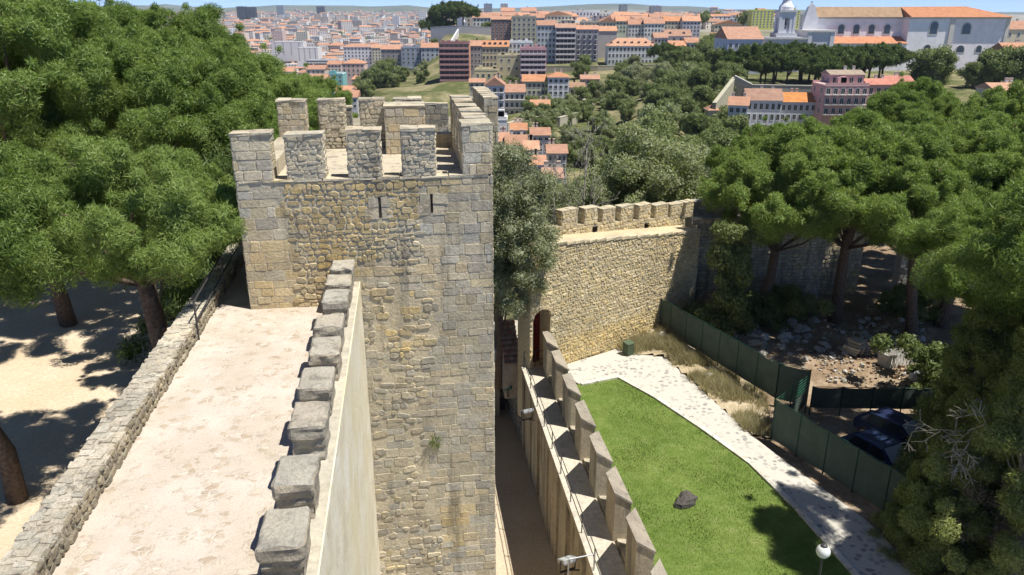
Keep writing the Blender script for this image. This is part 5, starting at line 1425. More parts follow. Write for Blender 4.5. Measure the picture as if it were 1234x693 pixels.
up = [  # upper slope rows
 (570,592,22,36,680,WHITE,'white house with orange roof beside the hilltop pines'),(655,689,19,31,650,CREAM,'wide house with big orange gable on the crest'),
 (690,722,14,26,720,WHITE,'white modern flats with flat roof on the crest'),(722,738,16,26,715,(.55,.55,.5),'cream modern flats at the crest beside the dark cypress'),
 (700,722,27,36,600,BEI,'long beige house with red roof under the modern flats'),(722,742,27,38,596,CREAM,'cream house with orange gable in the upper row'),
 (742,758,26,40,600,(.5,.56,.45),'pale green house with orange roof in the upper row'),(757,776,30,44,585,WHITE,'white house with pale orange roof in the upper row'),
 (776,800,29,44,580,WHITE,'white house with terraces under an orange roof'),(800,824,26,40,600,CREAM,'long cream house with wide orange roof in the upper row'),
 (822,843,26,44,590,LIL,'lilac grey house with blank white gable end'),(783,799,22,30,660,WHITE,'small white house on the skyline'),
 (860,893,30,46,640,CREAM,'large cream house with plain gable above the treed slope'),(858,876,46,58,560,PINK,'pink house low among the trees'),
 (846,866,56,66,540,WHITE,'low white building with broad roof among the trees'),(640,656,22,32,640,GREYW,'grey house behind the beige block'),
 (604,620,14,22,760,PINK,'pink house with orange roof on the skyline'),(628,646,14,22,740,CREAM,'cream house on the skyline behind the tall beige block')]
for i, (x0,x1,yt,yb,Y,c,lab) in enumerate(up):
    flat = 'modern' in lab or 'low white' in lab
    bpx(lab, x0, x1, yt, yb, Y, c, 11, roof='flat' if flat else ('gable_front' if 'gable' in lab and 'blank' not in lab else 'gable'), rc=(.5,.5,.48) if flat else random.choice([TERRA,TERR2]), rh=3.4, floors=max(2, round((yb-yt)/5)), cols=max(3, round((x1-x0)/4.2)), chim=1)
# yellow apartment slabs and pale blocks beyond the church
bpx('bright yellow apartment slab left of the bell tower', 905, 931, 13, 34, 760, (.55,.56,.16), 16, roof='flat', rc=(.5,.5,.3), floors=7, cols=6, name='apartment_block', cat='apartment block')
bpx('bright yellow apartment slab right of the bell tower', 948, 962, 13, 34, 770, (.58,.58,.18), 16, roof='flat', rc=(.5,.5,.3), floors=7, cols=4, name='apartment_block', cat='apartment block')
bpx('grey apartment slab between the yellow slabs and the church gable', 960, 972, 18, 32, 780, (.36,.37,.40), 16, roof='flat', rc=(.4,.4,.4), floors=5, cols=4, name='apartment_block', cat='apartment block')
for i,(x0,x1,yt,yb,Y,c,lab) in enumerate(((852,868,16,26,1100,(.30,.25,.26),'dark brown slab block on the far skyline'),(872,892,15,26,1050,WHITE,'white apartment towers on the far skyline left of the yellow slab'),
      (747,756,6,15,1500,(.25,.30,.32),'twin grey green towers on the skyline'),(784,797,8,16,1500,(.28,.29,.32),'dark grey tower blocks on the skyline right of centre'),
      (583,593,5,14,1500,(.27,.33,.38),'blue grey tower block on the skyline behind the hilltop pines'),(603,612,5,13,1600,(.5,.5,.48),'pale tower block on the skyline above the beige block'))):
    bpx(lab, x0, x1, yt, yb, Y, c, 20, roof='flat', rc=c, floors=6, cols=5, name='tower_block', cat='tower block', sidecols=0)
# row on the left flank
for (x0,x1,yt,yb,Y,c,rf,lab) in ((415,449,57,78,760,(.66,.67,.68),'hip','long white five storey house with orange hip roof'),(449,460,58,80,750,(.60,.58,.45),'gable','pale cream gable end beside the long white house'),
      (460,484,60,80,560,(.32,.28,.29),'gable','mauve grey block with orange roof in the row above the grassy bank'),(484,507,58,78,556,(.33,.36,.42),'flat','blue grey glazed block in the row above the grassy bank'),
      (508,530,58,80,552,(.40,.43,.48),'gable','pale blue grey house with orange roof next to the red brown block'),(413,440,77,93,640,(.55,.42,.37),'hip','pink beige house with orange hip roof'),
      (395,414,90,106,560,(.20,.50,.52),'flat','turquoise house below the long low white building'),(370,411,73,86,820,(.58,.58,.58),'flat','long low white modern building with dark ribbon windows'),
      (362,394,96,108,540,(.55,.62,.56),'gable','pale green house with orange roof beside the pine'),(370,392,84,95,640,(.6,.52,.45),'gable','cream house with red roof above the pale green house'),
      (395,412,78,90,700,(.6,.55,.5),'gable','cream house with red roof behind the turquoise house'),(404,432,112,118,430,(.6,.55,.48),'gable','low house with orange roof seen through the battlements'),
      (413,431,118,131,410,(.55,.57,.62),'gable','blue grey house with orange roof seen through the battlements'),(328,366,51,67,1250,(.62,.63,.64),'flat','white modern hall with stepped dark recesses in the valley'),
      (358,384,58,74,1150,(.60,.61,.62),'flat','white modern slab beside the stepped hall'),(330,342,38,60,1500,(.55,.42,.38),'flat','pinkish slab block above the pine crown'),
      (286,297,8,21,3300,(.035,.045,.06),'flat','left and larger of the two black office towers on the skyline'),(298,308,9,21,3300,(.035,.045,.06),'flat','right and smaller of the two black office towers on the skyline'),
      (334,342,7,18,3600,(.22,.27,.32),'flat','grey blue office tower on the skyline left of centre'),(382,391,8,20,3300,(.10,.11,.14),'flat','dark striped office tower on the skyline'),
      (473,481,20,30,2400,(.50,.52,.56),'flat','pale twin tower block left of the hilltop pines'),(505,514,14,28,1900,(.58,.62,.64),'flat','pale blue white tower just left of the hilltop pines')):
    bpx(lab, x0, x1, yt, yb, Y, c, 14 if Y < 1000 else 25, roof=rf, rc=random.choice([TERRA,TERR2]) if rf != 'flat' else (.5,.5,.49), rh=3, floors=max(2, round((yb-yt)/(930*3.2/Y))) if Y < 1000 else 6, cols=max(3, round((x1-x0)/(930*3.4/Y))) if Y < 1000 else 4, chim=1,
        name='house' if rf != 'flat' else 'apartment_block', cat='house' if rf != 'flat' else 'apartment block', band=(.55,.55,.55) if 'ribbon' in lab else None, sidecols=0 if Y > 1000 else 2)
# lower valley houses
bpx('tall slim lilac house with glazed balconies and steep orange gable', 585, 608, 104, 140, 300, (.50,.50,.58), 12, roof='gable_front', rh=3.0, floors=4, cols=3, win='balcony')
bpx('cream house with grey balconies next to the slim lilac house', 608, 632, 112, 141, 305, (.56,.53,.46), 11, rh=2.6, rc=TERR2, floors=3, cols=4, win='balcony')
bpx('yellow cream house with orange roof under the pink block', 630, 657, 99, 124, 335, (.58,.53,.38), 11, rh=2.5, floors=3, cols=5)
bpx('white five storey house with orange roof at the top of the garden', 660, 685, 94, 130, 330, (.66,.66,.67), 12, rh=1.8, roof='hip', floors=5, cols=4)
bpx('white cube house beside the big tower', 593, 611, 145, 172, 225, (.68,.68,.68), 9, roof='flat', rc=(.6,.6,.58), floors=0, cols=0)
bpx('low orange roofed house at the foot of the white cube house', 590, 612, 172, 186, 190, (.58,.52,.42), 8, rh=1.7, floors=2, cols=4)
bpx('brown roofed row house in the valley', 610, 634, 176, 192, 186, (.42,.38,.34), 9, rh=1.8, rc=(.36,.2,.13), floors=2, cols=5)
bpx('orange roofed row house at the corner of the valley lane', 632, 648, 182, 206, 175, (.55,.47,.38), 8, rh=1.5, floors=3, cols=3)
bpx('white and lilac slim house in the valley lane', 640, 656, 200, 236, 160, (.55,.55,.62), 8, rh=1.3, floors=4, cols=3)
bpx('pale slim house behind the bare trees', 655, 676, 216, 262, 150, (.58,.57,.60), 8, rh=1.3, rc=TERRA, floors=5, cols=4)
bpx('white house with orange roof patch behind the bare trees', 660, 682, 186, 214, 180, (.64,.63,.62), 9, rh=1.4, floors=3, cols=4)
bpx('low yellow walled building between the red brown block and yellow beige block', 572, 600, 85, 98, 416, (.58,.50,.30), 10, roof='flat', rc=(.55,.5,.4), floors=1, cols=4, sidecols=0)
bpx('small ruined looking cream house under the low yellow building', 566, 584, 100, 110, 380, (.52,.47,.40), 8, rh=1.6, floors=2, cols=3)
bpx('white house with red roof half hidden by trees below the pink block', 640, 662, 128, 142, 300, WHITE, 8, rh=1.8, floors=2, cols=4)
bpx('cream house with brown roof beside the white five storey house', 686, 704, 106, 124, 345, CREAM, 8, rh=1.8, rc=BROWN, floors=2, cols=3)
bpx('pale pink house with orange roof in the trees under the garden wall', 700, 722, 96, 108, 390, PINK, 8, rh=1.8, floors=2, cols=4)
bpx('small white house with orange roof on the lane behind the olive', 616, 634, 158, 172, 226, WHITE, 8, rh=1.6, floors=2, cols=3)
bpx('lilac grey house with orange roof on the lane behind the bare trees', 640, 662, 164, 184, 216, LIL, 8, rh=1.6, floors=3, cols=3)
# right: houses below the church terrace
bpx('white three storey house with long orange roof below the church terrace', 897, 938, 122, 160, 250, (.60,.61,.66), 10, rh=3.2, floors=3, cols=6, yaw=-.12)
bpx('lower white house wing with brighter orange roof below the church terrace', 938, 979, 124, 158, 252, (.58,.58,.62), 9, rh=2.6, floors=3, cols=6, rc=(.56,.25,.09), yaw=-.12)
bpx('white narrow front house with orange roof at the left end of the white row', 875, 897, 128, 166, 244, (.60,.60,.66), 10, rh=2.2, floors=4, cols=3, yaw=-.3)
bpx('tiny white house with pyramid orange roof among the trees', 853, 866, 134, 146, 262, (.62,.6,.58), 6, rh=1.6, roof='hip', floors=1, cols=1, chim=0)
bpx('pink stepped apartment house with terraces and white balconies', 990, 1042, 104, 140, 245, (.56,.35,.34), 11, roof='flat', rc=(.5,.36,.33), floors=3, cols=6, win='balcony', name='apartment_block', cat='apartment block')
bpx('set back pink upper storey with brown roof on the stepped house', 1000, 1040, 91, 103, 252, (.56,.33,.31), 8, rc=(.36,.29,.22), rh=1.2, floors=1, cols=4)
bpx('salmon pink house with red roof right of the stepped house', 1042, 1078, 103, 130, 256, (.58,.34,.30), 8, rc=(.46,.2,.15), rh=1.6, floors=2, cols=4)
bpx('small salmon house with yellow gable end at the end of the row', 1066, 1097, 100, 124, 262, (.62,.56,.36), 8, rc=(.46,.2,.15), rh=1.8, floors=2, cols=3)
bpx('orange roofed house at the right edge of the picture', 1206, 1250, 62, 96, 330, (.55,.47,.33), 12, rh=3, floors=3, cols=4)
bpx('cream house with orange roof behind the convent at the right edge', 1208, 1250, 36, 60, 420, (.58,.52,.4), 12, rh=4, floors=2, cols=4)
bpx('low orange roof at the right edge above the pines', 1196, 1236, 110, 126, 210, (.55,.47,.38), 9, rh=1.6, floors=1, cols=4)

# ---- church and convent on the hill
CY_ = 400.0
def cx(px): return at_y(px, 60, CY_).x
def cz(py): return at_y(1000, py, CY_).z
ch = thing('hilltop_church', 'large white church and convent with bell tower and long tiled roof on the hill', 'church', (cx(1050), CY_, cz(98)))
cb = Vector((cx(1050), CY_, cz(98)))
CW = (.80,.79,.80)
def cpart(name, mat, fn, par=None, smooth=False):
    m_ = MB(); fn(m_); return m_.build(name, M[mat], par or ch, cb, smooth)
nave_x0, nave_x1, eav, top_ = cx(985), cx(1092), cz(23), cz(9)
cpart('nave_wall', 'plaster', lambda m: (m.box(nave_x0, nave_x1, CY_+8, CY_+24, cz(120), eav-.01, CW), m.box(nave_x0-.3, nave_x1, CY_+7.6, CY_+24.3, eav, eav+.9, (.58,.55,.5))))
block_x1 = cx(1146); right_x1 = cx(1213)
cpart('transept_wall', 'plaster', lambda m: (m.box(nave_x1, block_x1, CY_+1, CY_+24, cz(130), eav-.01, CW), m.box(nave_x1-.2, block_x1+.2, CY_+.6, CY_+24.3, eav, eav+.9, (.58,.55,.5)), m.box(block_x1-2.2, block_x1, CY_+.4, CY_+.995, cz(130), eav, (.60,.56,.50))))
cpart('convent_wall', 'plaster', lambda m: (m.box(block_x1+.01, right_x1, CY_+2, CY_+24, cz(130), eav-.01, (.79,.75,.78)), m.box(block_x1, right_x1+.3, CY_+1.6, CY_+24.3, eav, eav+.9, (.58,.55,.5)), m.box(right_x1-1.6, right_x1+.004, CY_+1.5, CY_+1.995, cz(130), eav, (.60,.56,.50))))
yr = CY_+13; e = 1.2; zr = eav+.905
rx = [nave_x0, cx(1110), cx(1170), right_x1]
mb = MB()
mb.solid([(nave_x0,CY_+6.8,zr),(nave_x1,CY_+6.8,zr),(nave_x1,CY_+25,zr),(nave_x0,CY_+25,zr),(nave_x0,yr,cz(8)),(nave_x1,yr,cz(8))], [(0,1,5,4),(2,3,4,5),(3,0,4)], (.34,.235,.15))
mb.solid([(nave_x1,CY_-.2,zr),(right_x1+1,CY_-.2,zr),(right_x1+1,CY_+25,zr),(nave_x1,CY_+25,zr),(nave_x1+.01,yr,cz(8)),(cx(1172),yr,cz(7.5))], [(0,1,5,4),(2,3,4,5),(1,2,5),(3,0,4)], (.44,.21,.115))
croof = mb.build('roof', M['tiles'], ch, cb)
# aisle with lean-to roof
ax0, ax1 = cx(998), cx(1092)
cpart('aisle_wall', 'plaster', lambda m: (m.box(ax0, ax1, CY_, CY_+8, cz(120), cz(52.5), CW), m.box(ax0, ax1, CY_-.4, CY_+.2, cz(53.5), cz(52.4), (.58,.55,.5))))
mb = MB(); mb.solid([(ax0,CY_-.7,cz(52.3)),(ax1,CY_-.7,cz(52.3)),(ax1,CY_+8,cz(44.5)),(ax0,CY_+8,cz(44.5)),(ax0,CY_+8,cz(52.3)),(ax1,CY_+8,cz(52.3))], [(0,1,2,3),(0,3,4),(1,5,2)], (.50,.23,.13)); mb.build('aisle_roof', M['tiles'], ch, cb)
def arch_win(px, py0, py1, y, w):
    z0, z1 = cz(py1), cz(py0); x = cx(px)
    f = MB()
    P = [(x-w/2, z0), (x+w/2, z0)] + [(x+w/2*math.cos(t), z1-w/2+w/2*math.sin(t)) for t in [PI*k/10 for k in range(11)]]
    def ring(s): c = Vector((x, (z0+z1)/2)); return [(c.x+(p[0]-c.x)*s, c.y+(p[1]-c.y)*(1+(s-1)*.6)) for p in P]
    A = ring(1.28); n = len(A)
    f.solid([(p[0], y-.18, p[1]) for p in A]+[(p[0], y+.1, p[1]) for p in A], [tuple(range(n))]+[(i,n+i,n+(i+1)%n,(i+1)%n) for i in range(n)], (.55,.52,.47))
    wo = f.build('window', M['plaster'], ch, cb)
    g = MB(); g.solid([(p[0], y-.21, p[1]) for p in P], [tuple(range(len(P)))], (.05,.055,.07)); g.build('pane', M['wglass'], wo, cb)
for px in (1018, 1036.5, 1055, 1074): arch_win(px, 30, 41, CY_+8, 3.0)
for px in (1000.5, 1023, 1037, 1051.5, 1066, 1080): arch_win(px, 57, 66, CY_, 2.3)
for px, a, b, y, w in ((1122,26,41,CY_+1,3.6),(1118,54,62,CY_+1,3.2),(1162.5,28,41,CY_+2,4.0),(1159.5,55,63,CY_+2,3.8),(1182,55,63,CY_+2,2.6)): arch_win(px, a, b, y, w)
# facade block, gable
fx0, fx1 = cx(966), cx(998)
cpart('facade_block', 'plaster', lambda m: (m.box(fx0, fx1, CY_-6, CY_+12, cz(120), cz(38.5), (.58,.58,.62)), m.box(fx0-.8, fx1+.8, CY_-6.8, CY_+12, cz(38.4), cz(36), (.55,.53,.5)),
     m.box(fx0+.2, fx0+2.0, CY_-6.5, CY_-6.003, cz(120), cz(38.6), (.62,.62,.63)), m.box(fx1-2.2, fx1-.2, CY_-6.5, CY_-6.003, cz(120), cz(38.6), (.62,.62,.63)), m.box(fx0+4.5, fx1-4.5, CY_-6.3, CY_-6.003, cz(72), cz(60), (.68,.68,.69))))
gx0, gx1 = cx(968), cx(986)
mb = MB(); pr = [(gx0,cz(36)),(gx1,cz(36)),(gx1,cz(20)),(gx1-.6,cz(20)),((gx0+gx1)/2+1.5,cz(7)),((gx0+gx1)/2,cz(4)),((gx0+gx1)/2-1.5,cz(8)),(gx0+.6,cz(25))]
for yy0, yy1, xo in ((CY_+5, CY_+8.0, 0),):
    n = len(pr); mb.solid([(p[0], yy0, p[1]) for p in pr]+[(p[0], yy1, p[1]) for p in pr], [tuple(range(n)), tuple(reversed(range(n,2*n)))]+[(i,n+i,n+(i+1)%n,(i+1)%n) for i in range(n)], (.64,.64,.66))
gm_ = (gx0+gx1)/2; mb.box(gm_-.2,gm_+.2,CY_+6,CY_+6.4,cz(4),cz(1.2),(.4,.4,.4)); mb.box(gm_-.8,gm_+.8,CY_+6.05,CY_+6.35,cz(2.4),cz(1.9),(.4,.4,.4))
mb.build('gable', M['plaster'], ch, cb)
# bell tower
bx0, bx1 = cx(932.5), cx(951); by = CY_-4; bw_ = bx1-bx0; bc = (bx0+bx1)/2
cpart('tower_base', 'plaster', lambda m: (m.box(cx(917), cx(966)-.01, CY_-5.9, CY_+12, cz(120), cz(47), (.52,.53,.58)), m.box(cx(917)-.6, cx(966)-.01, CY_-6.5, CY_+12, cz(46.9), cz(44.5), (.56,.54,.52)), m.box(bx0-1.2, bx1+1.2, by-1.2, by+bw_+1.2, cz(44.4), cz(39.5), (.60,.60,.62))))
def bt(m):
    z0, z1 = cz(39.4), cz(14.5)
    for sx in (bx0, bx1-2.6):
        for sy in (by, by+bw_-2.6): m.box(sx, sx+2.6, sy, sy+2.6, z0, z1-2.6, (.62,.62,.64))
    m.box(bx0, bx1, by, by+bw_, z1-2.6, z1, (.62,.62,.64)); m.box(bx0-.6, bx1+.6, by-.6, by+bw_+.6, z1+.003, z1+.9, (.58,.57,.55))
    m.box(bx0+2.6, bx1-2.6, by+.5, by+bw_-.5, z0, z0+1.6, (.6,.6,.62))
    for sx in (bx0-.15, bx1-.9): m.box(sx, sx+1.05, by-.2, by-.003, z0, z1-.01, (.66,.66,.67))
    m.lathe([(bw_*.46,0),(bw_*.46,1.4),(bw_*.40,2.2),(bw_*.30,3.2),(bw_*.26,4.0),(bw_*.26,5.6),(bw_*.30,5.9),(bw_*.24,7.2),(bw_*.12,8.4),(.4,9.0),(.25,11.5),(0,11.6)], 16, (bc, by+bw_/2, z1+.9), (.66,.66,.67))
    for q in (bx0+.3, bx1-.3): m.lathe([(.5,0),(.5,.5),(.25,1.2),(.3,1.6),(0,2.6)], 8, (q, by+.3, z1+.9), (.6,.6,.62))
cpart('bell_tower', 'plaster', bt)
mb = MB(); mb.lathe([(0,2.4),(.5,2.3),(.8,1.6),(.95,.7),(1.3,0),(1.2,0),(.8,.8)], 14, (bc, by+bw_/2, cz(30)), (.06,.055,.045)); mb.tube([(bx0+2,by+bw_/2,cz(30)+2.5),(bx1-2,by+bw_/2,cz(30)+2.5)], .2, 6, (.06,.055,.045)); mb.build('bell', M['iron'], ch, cb)
for px in (926, 938.5, 950.5):
    arch_win(px, 60, 72, CY_-5.9, 2.6)
annex = bpx('long low convent wing with broad orange roof left of the bell tower', 875, 917, 48, 76, 385, (.52,.53,.60), 26, rh=5.5, floors=2, cols=6, chim=0)
# garden retaining walls
def long_wall(label, pts, h, th, col, mat='plaster'):
    o = thing('retaining_wall', label, 'wall', pts[0]); b0 = Vector(pts[0]); m_ = MB()
    for a, b in zip(pts[:-1], pts[1:]):
        a, b = Vector(a), Vector(b); d = (b-a); d.z = 0; d.normalize(); n = Vector((-d.y, d.x, 0))*th
        q = [a-b0, b-b0, b-b0+n, a-b0+n]
        m_.prism([(p.x,p.y) for p in q], [p.z-12 for p in q], [p.z+h for p in q], vary(col,.05))
        m_.prism([(p.x,p.y) for p in [a-b0-n*.08, b-b0-n*.08, b-b0+n*1.08, a-b0+n*1.08]], [q_.z+h+.01 for q_ in q], [q_.z+h+.3 for q_ in q], tuple(min(.6,c*1.15) for c in col))
    m_.build('wall_body', M[mat], o); return o
long_wall('long grey beige garden wall under the long white house', [at_y(658,86,470), at_y(720,86,468), at_y(790,84,470)], 2.8, 1.0, (.36,.34,.27))
long_wall('long low wall below the row of blue grey houses', [at_y(455,85,535), at_y(500,86,530), at_y(530,86,525)], 1.8, 1.0, (.34,.33,.28))
long_wall('tall grey retaining wall under the church terrace pines', [at_y(884,104,290), at_y(905,115,287), at_y(950,116,286), at_y(1000,117,284)], 3.6, 1.5, (.34,.33,.29))
long_wall('beige buttressed wall climbing towards the church terrace', [at_y(862,136,262), at_y(886,104,292)], 3.0, 1.2, (.36,.34,.25))
long_wall('grey viewpoint wall below the hilltop pines', [at_y(519,42,640), at_y(552,40,638), at_y(592,42,640)], 5.5, 1.2, (.36,.36,.38))
long_wall('white stair wall climbing to the hilltop viewpoint', [at_y(545,52,560), at_y(553,38,628)], 1.6, 1.0, (.62,.62,.6))
long_wall('pale path wall winding through the valley garden', [at_y(612,150,262), at_y(640,142,285), at_y(675,143,282), at_y(700,136,300)], .2, .9, (.42,.39,.31))
long_wall('pale ramp wall dropping from the white five storey house', [at_y(690,116,350), at_y(712,130,322)], 1.2, 1.5, (.50,.46,.38))

# ---- hillside trees, one by one
KL = ['dense dark green broadleaf tree', 'pale green loose tree', 'dark green bushy tree', 'grey green olive like tree']
def put(kind, px, Y, s, where, grp, um=False):
    x = (px-CXP)/FPX*Y*1.01; z = terrain_z(x, Y)
    ms = umb[kind % 2] if um else hill[kind]
    o = tree('umbrella_pine' if um else 'broadleaf_tree', ('umbrella pine ' if um else KL[kind]+' ')+where, ms, (x, Y, z-.3), random.uniform(0,6.3), s*random.uniform(.88,1.12), grp)
    return o
def scatter(n, px, Y, s, where, kinds=(0,1,2,3), um=False):
    for _ in range(n):
        put(random.choice(kinds), random.uniform(*px), random.uniform(*Y), random.uniform(*s), where, 'trees '+where, um)
scatter(26, (775,880), (95,180), (1.0,1.6), 'on the wooded slope below the church', (0,2,0,3))
scatter(44, (780,880), (180,340), (1.0,1.7), 'on the upper wooded slope left of the white houses', (0,2,2,1))
scatter(34, (670,800), (95,160), (.9,1.5), 'beyond the poplars in the valley garden', (0,1,2,3))
scatter(16, (690,790), (200,300), (.7,1.1), 'around the lawn of the valley garden', (1,0,2))
scatter(60, (625,800), (215,345), (.5,1.1), 'scattered in the valley garden', (0,1,2,3))
scatter(26, (690,800), (330,455), (.9,1.5), 'under the long garden wall', (0,2,3))
scatter(16, (800,870), (360,480), (1.2,1.8), 'at the top of the wooded slope', (0,2))
scatter(12, (640,690), (290,325), (.6,1.0), 'beside the white five storey house', (0,1,2))
scatter(18, (585,660), (330,405), (.7,1.2), 'below the yellow beige block', (0,2,1))
scatter(14, (430,475), (420,500), (1.2,1.8), 'on the bank seen over the battlements', (0,2))
scatter(10, (475,530), (430,520), (.6,1.0), 'on the grassy bank below the blue grey houses', (1,0))
scatter(8, (500,530), (600,640), (1.2,1.8), 'below the viewpoint wall', (0,2))
scatter(9, (580,600), (640,680), (.8,1.3), 'beside the white house on the hilltop', (0,2))
scatter(9, (1000,1100), (180,235), (1.0,1.5), 'in front of the pink stepped house', (0,1))
scatter(10, (860,1000), (120,200), (1.0,1.5), 'below the white houses', (0,1,2))
scatter(9, (835,865), (480,560), (1.2,1.8), 'among the houses above the wooded slope', (0,2))
for px, Y, s in ((888,330,1.6),(905,325,1.5),(920,330,1.6),(935,322,1.5),(950,330,1.6),(966,325,1.6),(982,330,1.6),(998,326,1.5),(1012,332,1.6),(1028,334,1.5),(1040,338,1.5)):
    put(int(px) % 2, px, Y, s*1.08, 'on the church terrace', 'pines on the church terrace', True)
scatter(16, (885,1045), (312,352), (1.1,1.7), 'crowding the church terrace', (0,1), True)
scatter(16, (890,1050), (292,300), (.7,1.2), 'in front of the terrace wall', (0,2,0))
for px, s in ((1100,2.6),(1092,1.9),(1110,2.0)): put(0, px, 330, s, 'in front of the convent transept', 'big trees before the transept')
for px, s in ((1165,2.3),(1180,2.5),(1196,2.4),(1210,2.2),(1232,2.6),(1245,2.4),(1150,1.6)): put(2, px, 318, s, 'in front of the right convent block', 'big trees before the convent')
for px, s in ((531,2.0),(541,2.3),(551,2.3),(562,2.0)): put(int(px) % 2, px, 655, s*1.12, 'on the hilltop viewpoint', 'pines on the hilltop viewpoint', True)
put(0, 793, 440, 1.6, 'standing alone on the dry bank by the long white house', None, True)
o = put(0, 762, 610, 1.5, 'like a cypress on the skyline right of the modern flats', None); o.scale = (1.0,1.0,2.4); o['label'] = 'tall dark cypress on the skyline right of the modern flats'

# ---- the city: single houses nearest, the rest one mass
PAL = [(.66,.65,.63),(.62,.57,.50),(.60,.50,.44),(.55,.54,.55),(.64,.60,.55),(.66,.66,.66),(.52,.47,.42),(.60,.47,.42),(.64,.60,.50)]
PN = {0:'white',1:'cream',2:'beige',3:'grey',4:'pale',5:'white',6:'brown grey',7:'pink',8:'yellowish'}
city = MB()
def mass(x, y, z, W, D, H, wall, rc, roof, yaw, m_=None):
    mb = m_ or city; c, s = math.cos(yaw), math.sin(yaw)
    def T(p): return (x+p[0]*c-p[1]*s, y+p[0]*s+p[1]*c, z+p[2]) if m_ is None else p
    P = [(-W/2,0,-6),(W/2,0,-6),(W/2,D,-6),(-W/2,D,-6),(-W/2,0,H),(W/2,0,H),(W/2,D,H),(-W/2,D,H)]
    mb.solid([T(p) for p in P], [(0,1,5,4),(1,2,6,5),(2,3,7,6),(3,0,4,7)]+([(4,5,6,7)] if roof == 'flat' else []), wall if m_ is None else wall, 0)
    fl = max(2, int(H/3.2)); n = max(2, int(W/4.0)); fh = H/fl
    if y < 2600:
        for k in range(fl):
            for q in range(n):
                xx = -W/2+W*(q+.5)/n; w = min(.7, W/n*.28)
                mb.solid([T(p) for p in ((xx-w,-.04,k*fh+.7),(xx+w,-.04,k*fh+.7),(xx+w,-.04,k*fh+fh-.6),(xx-w,-.04,k*fh+fh-.6))], [(0,1,2,3)], (.10,.10,.12), 0)
    else:
        for k in range(fl):
            mb.solid([T(p) for p in ((-W/2+.8,-.05,k*fh+1.0),(W/2-.8,-.05,k*fh+1.0),(W/2-.8,-.05,k*fh+fh-.9),(-W/2+.8,-.05,k*fh+fh-.9))], [(0,1,2,3)], tuple(c_*.55 for c_ in wall), 0)
    if roof != 'flat':
        r = random.uniform(2,3.6)
        mb.solid([T(p) for p in ((-W/2-.4,-.4,H),(W/2+.4,-.4,H),(W/2+.4,D+.4,H),(-W/2-.4,D+.4,H),(-W/2+2,D/2,H+r),(W/2-2,D/2,H+r))], [(0,1,5,4),(2,3,4,5),(1,2,5),(3,0,4)], rc, 1)
def city_pos():
    u = random.random()
    if u < .72:      # valley and far city on the left
        a = random.uniform(-.42,-.065); y = 620*(7000/620)**(random.random()**.8)
    else:            # plateau behind the hill
        a = random.uniform(-.06,.34); y = 640*(6000/640)**random.random()
    return a, y
cand = []
for _ in range(5200):
    a, y = city_pos(); cand.append((y, a))
for _ in range(700): cand.append((random.uniform(600,1500), random.uniform(-.05,.22)))
cand.sort()
named = 0
for y, a in cand:
    x = a*y
    if -.14 < a < -.05 and y < 900: continue
    if a > .2 and y < 820: continue
    if -.06 < a <= .2 and (y < 690 if a < .03 else y < 610): continue
    z = terrain_z(x, y)
    W, D = random.uniform(11,26), random.uniform(10,18); H = random.choice([7,8,9,10,12,13]) if y < 1500 else random.choice([8,10,12,13,15,18])*(1.0 if random.random() < .95 else 1.8)
    if y > 2000: W *= 1.35; H *= 1.15
    i = random.randrange(len(PAL)); wall = vary(PAL[i], .1); rf = 'hip' if random.random() < (.48 if y < 1300 else .33) else 'flat'
    rc = vary(random.choice([TERRA,TERR2,(.46,.25,.16),(.40,.24,.17)]), .15); yaw = random.uniform(-.5,.5)
    if named < 175 and y < 1500:
        m_ = MB(); mass(0,y,0,W,D,H,wall if rf != 'flat' else wall,rc,rf,0,m_)
        w_ = MB(); 
        o = thing('city_house', None, 'house', (x,y,z), yaw)
        side = 'valley city behind the big tower' if a < -.06 else 'hilltop quarter behind the front rows'
        tag(o, '%s distant house with %s in the %s' % (PN[i], 'orange roof' if rf != 'flat' else 'flat roof', side), 'house', 'distant houses in the '+side)
        k = [j for j in range(len(m_.f)) if m_.m[j] == 0]
        for nm, sel in (('wall', 0), ('roof', 1)):
            q = MB(); [q.face([m_.v[i] for i in f], c) for f, c, mm in zip(m_.f, m_.c, m_.m) if mm == sel]
            if q.f: q.build(nm, M['plaster'] if sel == 0 else M['tiles'], o)
        named += 1
    else:
        mass(x, y, z, W, D, H, wall, rc, rf, yaw)
# clumps of trees between the far houses, part of the same far mass
tag(city.build('distant_city', [M['plaster'], M['tiles']]), 'dense far city of pale houses and orange roofs spreading to the hills', 'city', kind='stuff')
pf = []
for _ in range(420):
    a, y = city_pos(); y = max(y, 760); x = a*y; r = random.uniform(3,7)
    pf.append((x, y, terrain_z(x,y)+r*1.6, r))
tag(link('distant_trees', crown('distant_trees', pf, 36, 3.0, 1.0, M['shrub'], core=.75, double=True)), 'small dark trees scattered between the far city houses', 'trees', kind='stuff')
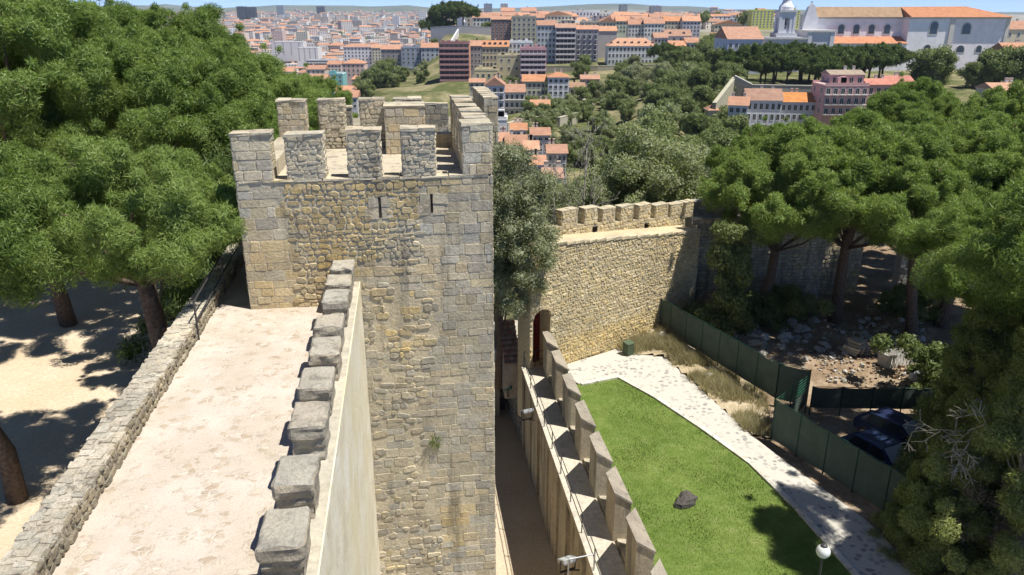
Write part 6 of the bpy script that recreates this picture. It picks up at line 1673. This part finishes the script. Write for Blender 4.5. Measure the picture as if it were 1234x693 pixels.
# ================================================================== LIGHT, AIR, CAMERA
SUN_EL, SUN_AZ = math.radians(66), math.radians(-23)          # azimuth measured from +X (right) towards the camera
sd = Vector((math.cos(SUN_EL)*math.cos(SUN_AZ), math.cos(SUN_EL)*math.sin(SUN_AZ), math.sin(SUN_EL)))
L = bpy.data.lights.new('sun', 'SUN'); L.energy = 3.75; L.angle = math.radians(.53); L.color = (1,.955,.88)
so = bpy.data.objects.new('sun', L); COL.objects.link(so); so.rotation_euler = sd.to_track_quat('Z', 'Y').to_euler()
w = bpy.data.worlds.new('World'); scene.world = w; w.use_nodes = True; nt = w.node_tree
bg = nt.nodes['Background']; sk = nt.nodes.new('ShaderNodeTexSky'); sk.sky_type = 'NISHITA'; sk.sun_disc = False
sk.sun_elevation = SUN_EL; sk.sun_rotation = math.atan2(sd.x, sd.y)
sk.altitude = 100; sk.air_density = .2; sk.dust_density = 0; sk.ozone_density = 6
nt.links.new(sk.outputs[0], bg.inputs[0]); bg.inputs[1].default_value = .15
if HAZE:
    mb = MB(); mb.box(-24000, 24000, -300, 20500, -130, 260)
    hz = mb.build('haze', new_mat('unused')[0]); hz.data.materials.clear()
    hm = bpy.data.materials.new('thin_haze'); hm.use_nodes = True; hn = hm.node_tree; hn.nodes.clear()
    out = hn.nodes.new('ShaderNodeOutputMaterial'); pv = hn.nodes.new('ShaderNodeVolumePrincipled')
    pv.inputs['Color'].default_value = (.72,.84,1,1); pv.inputs['Density'].default_value = HAZE; pv.inputs['Anisotropy'].default_value = .0
    hn.links.new(pv.outputs[0], out.inputs['Volume']); hz.data.materials.append(hm)
    tag(hz, 'thin blue air haze over the city', 'haze', kind='stuff')
cam = bpy.data.cameras.new('camera'); co = bpy.data.objects.new('camera', cam); COL.objects.link(co)
cam.sensor_width = 36; cam.lens = 930/1234*36; cam.clip_start = .1; cam.clip_end = 60000
co.location = (0, 0, CAM_H); co.rotation_euler = (PI/2-PITCH, 0, 0); scene.camera = co
vs = scene.view_settings; vs.view_transform = 'Standard'; vs.look = 'None'; vs.gamma = 1; vs.use_curve_mapping = False; vs.exposure = EXPO
scene.render.resolution_x, scene.render.resolution_y = 1024, 575
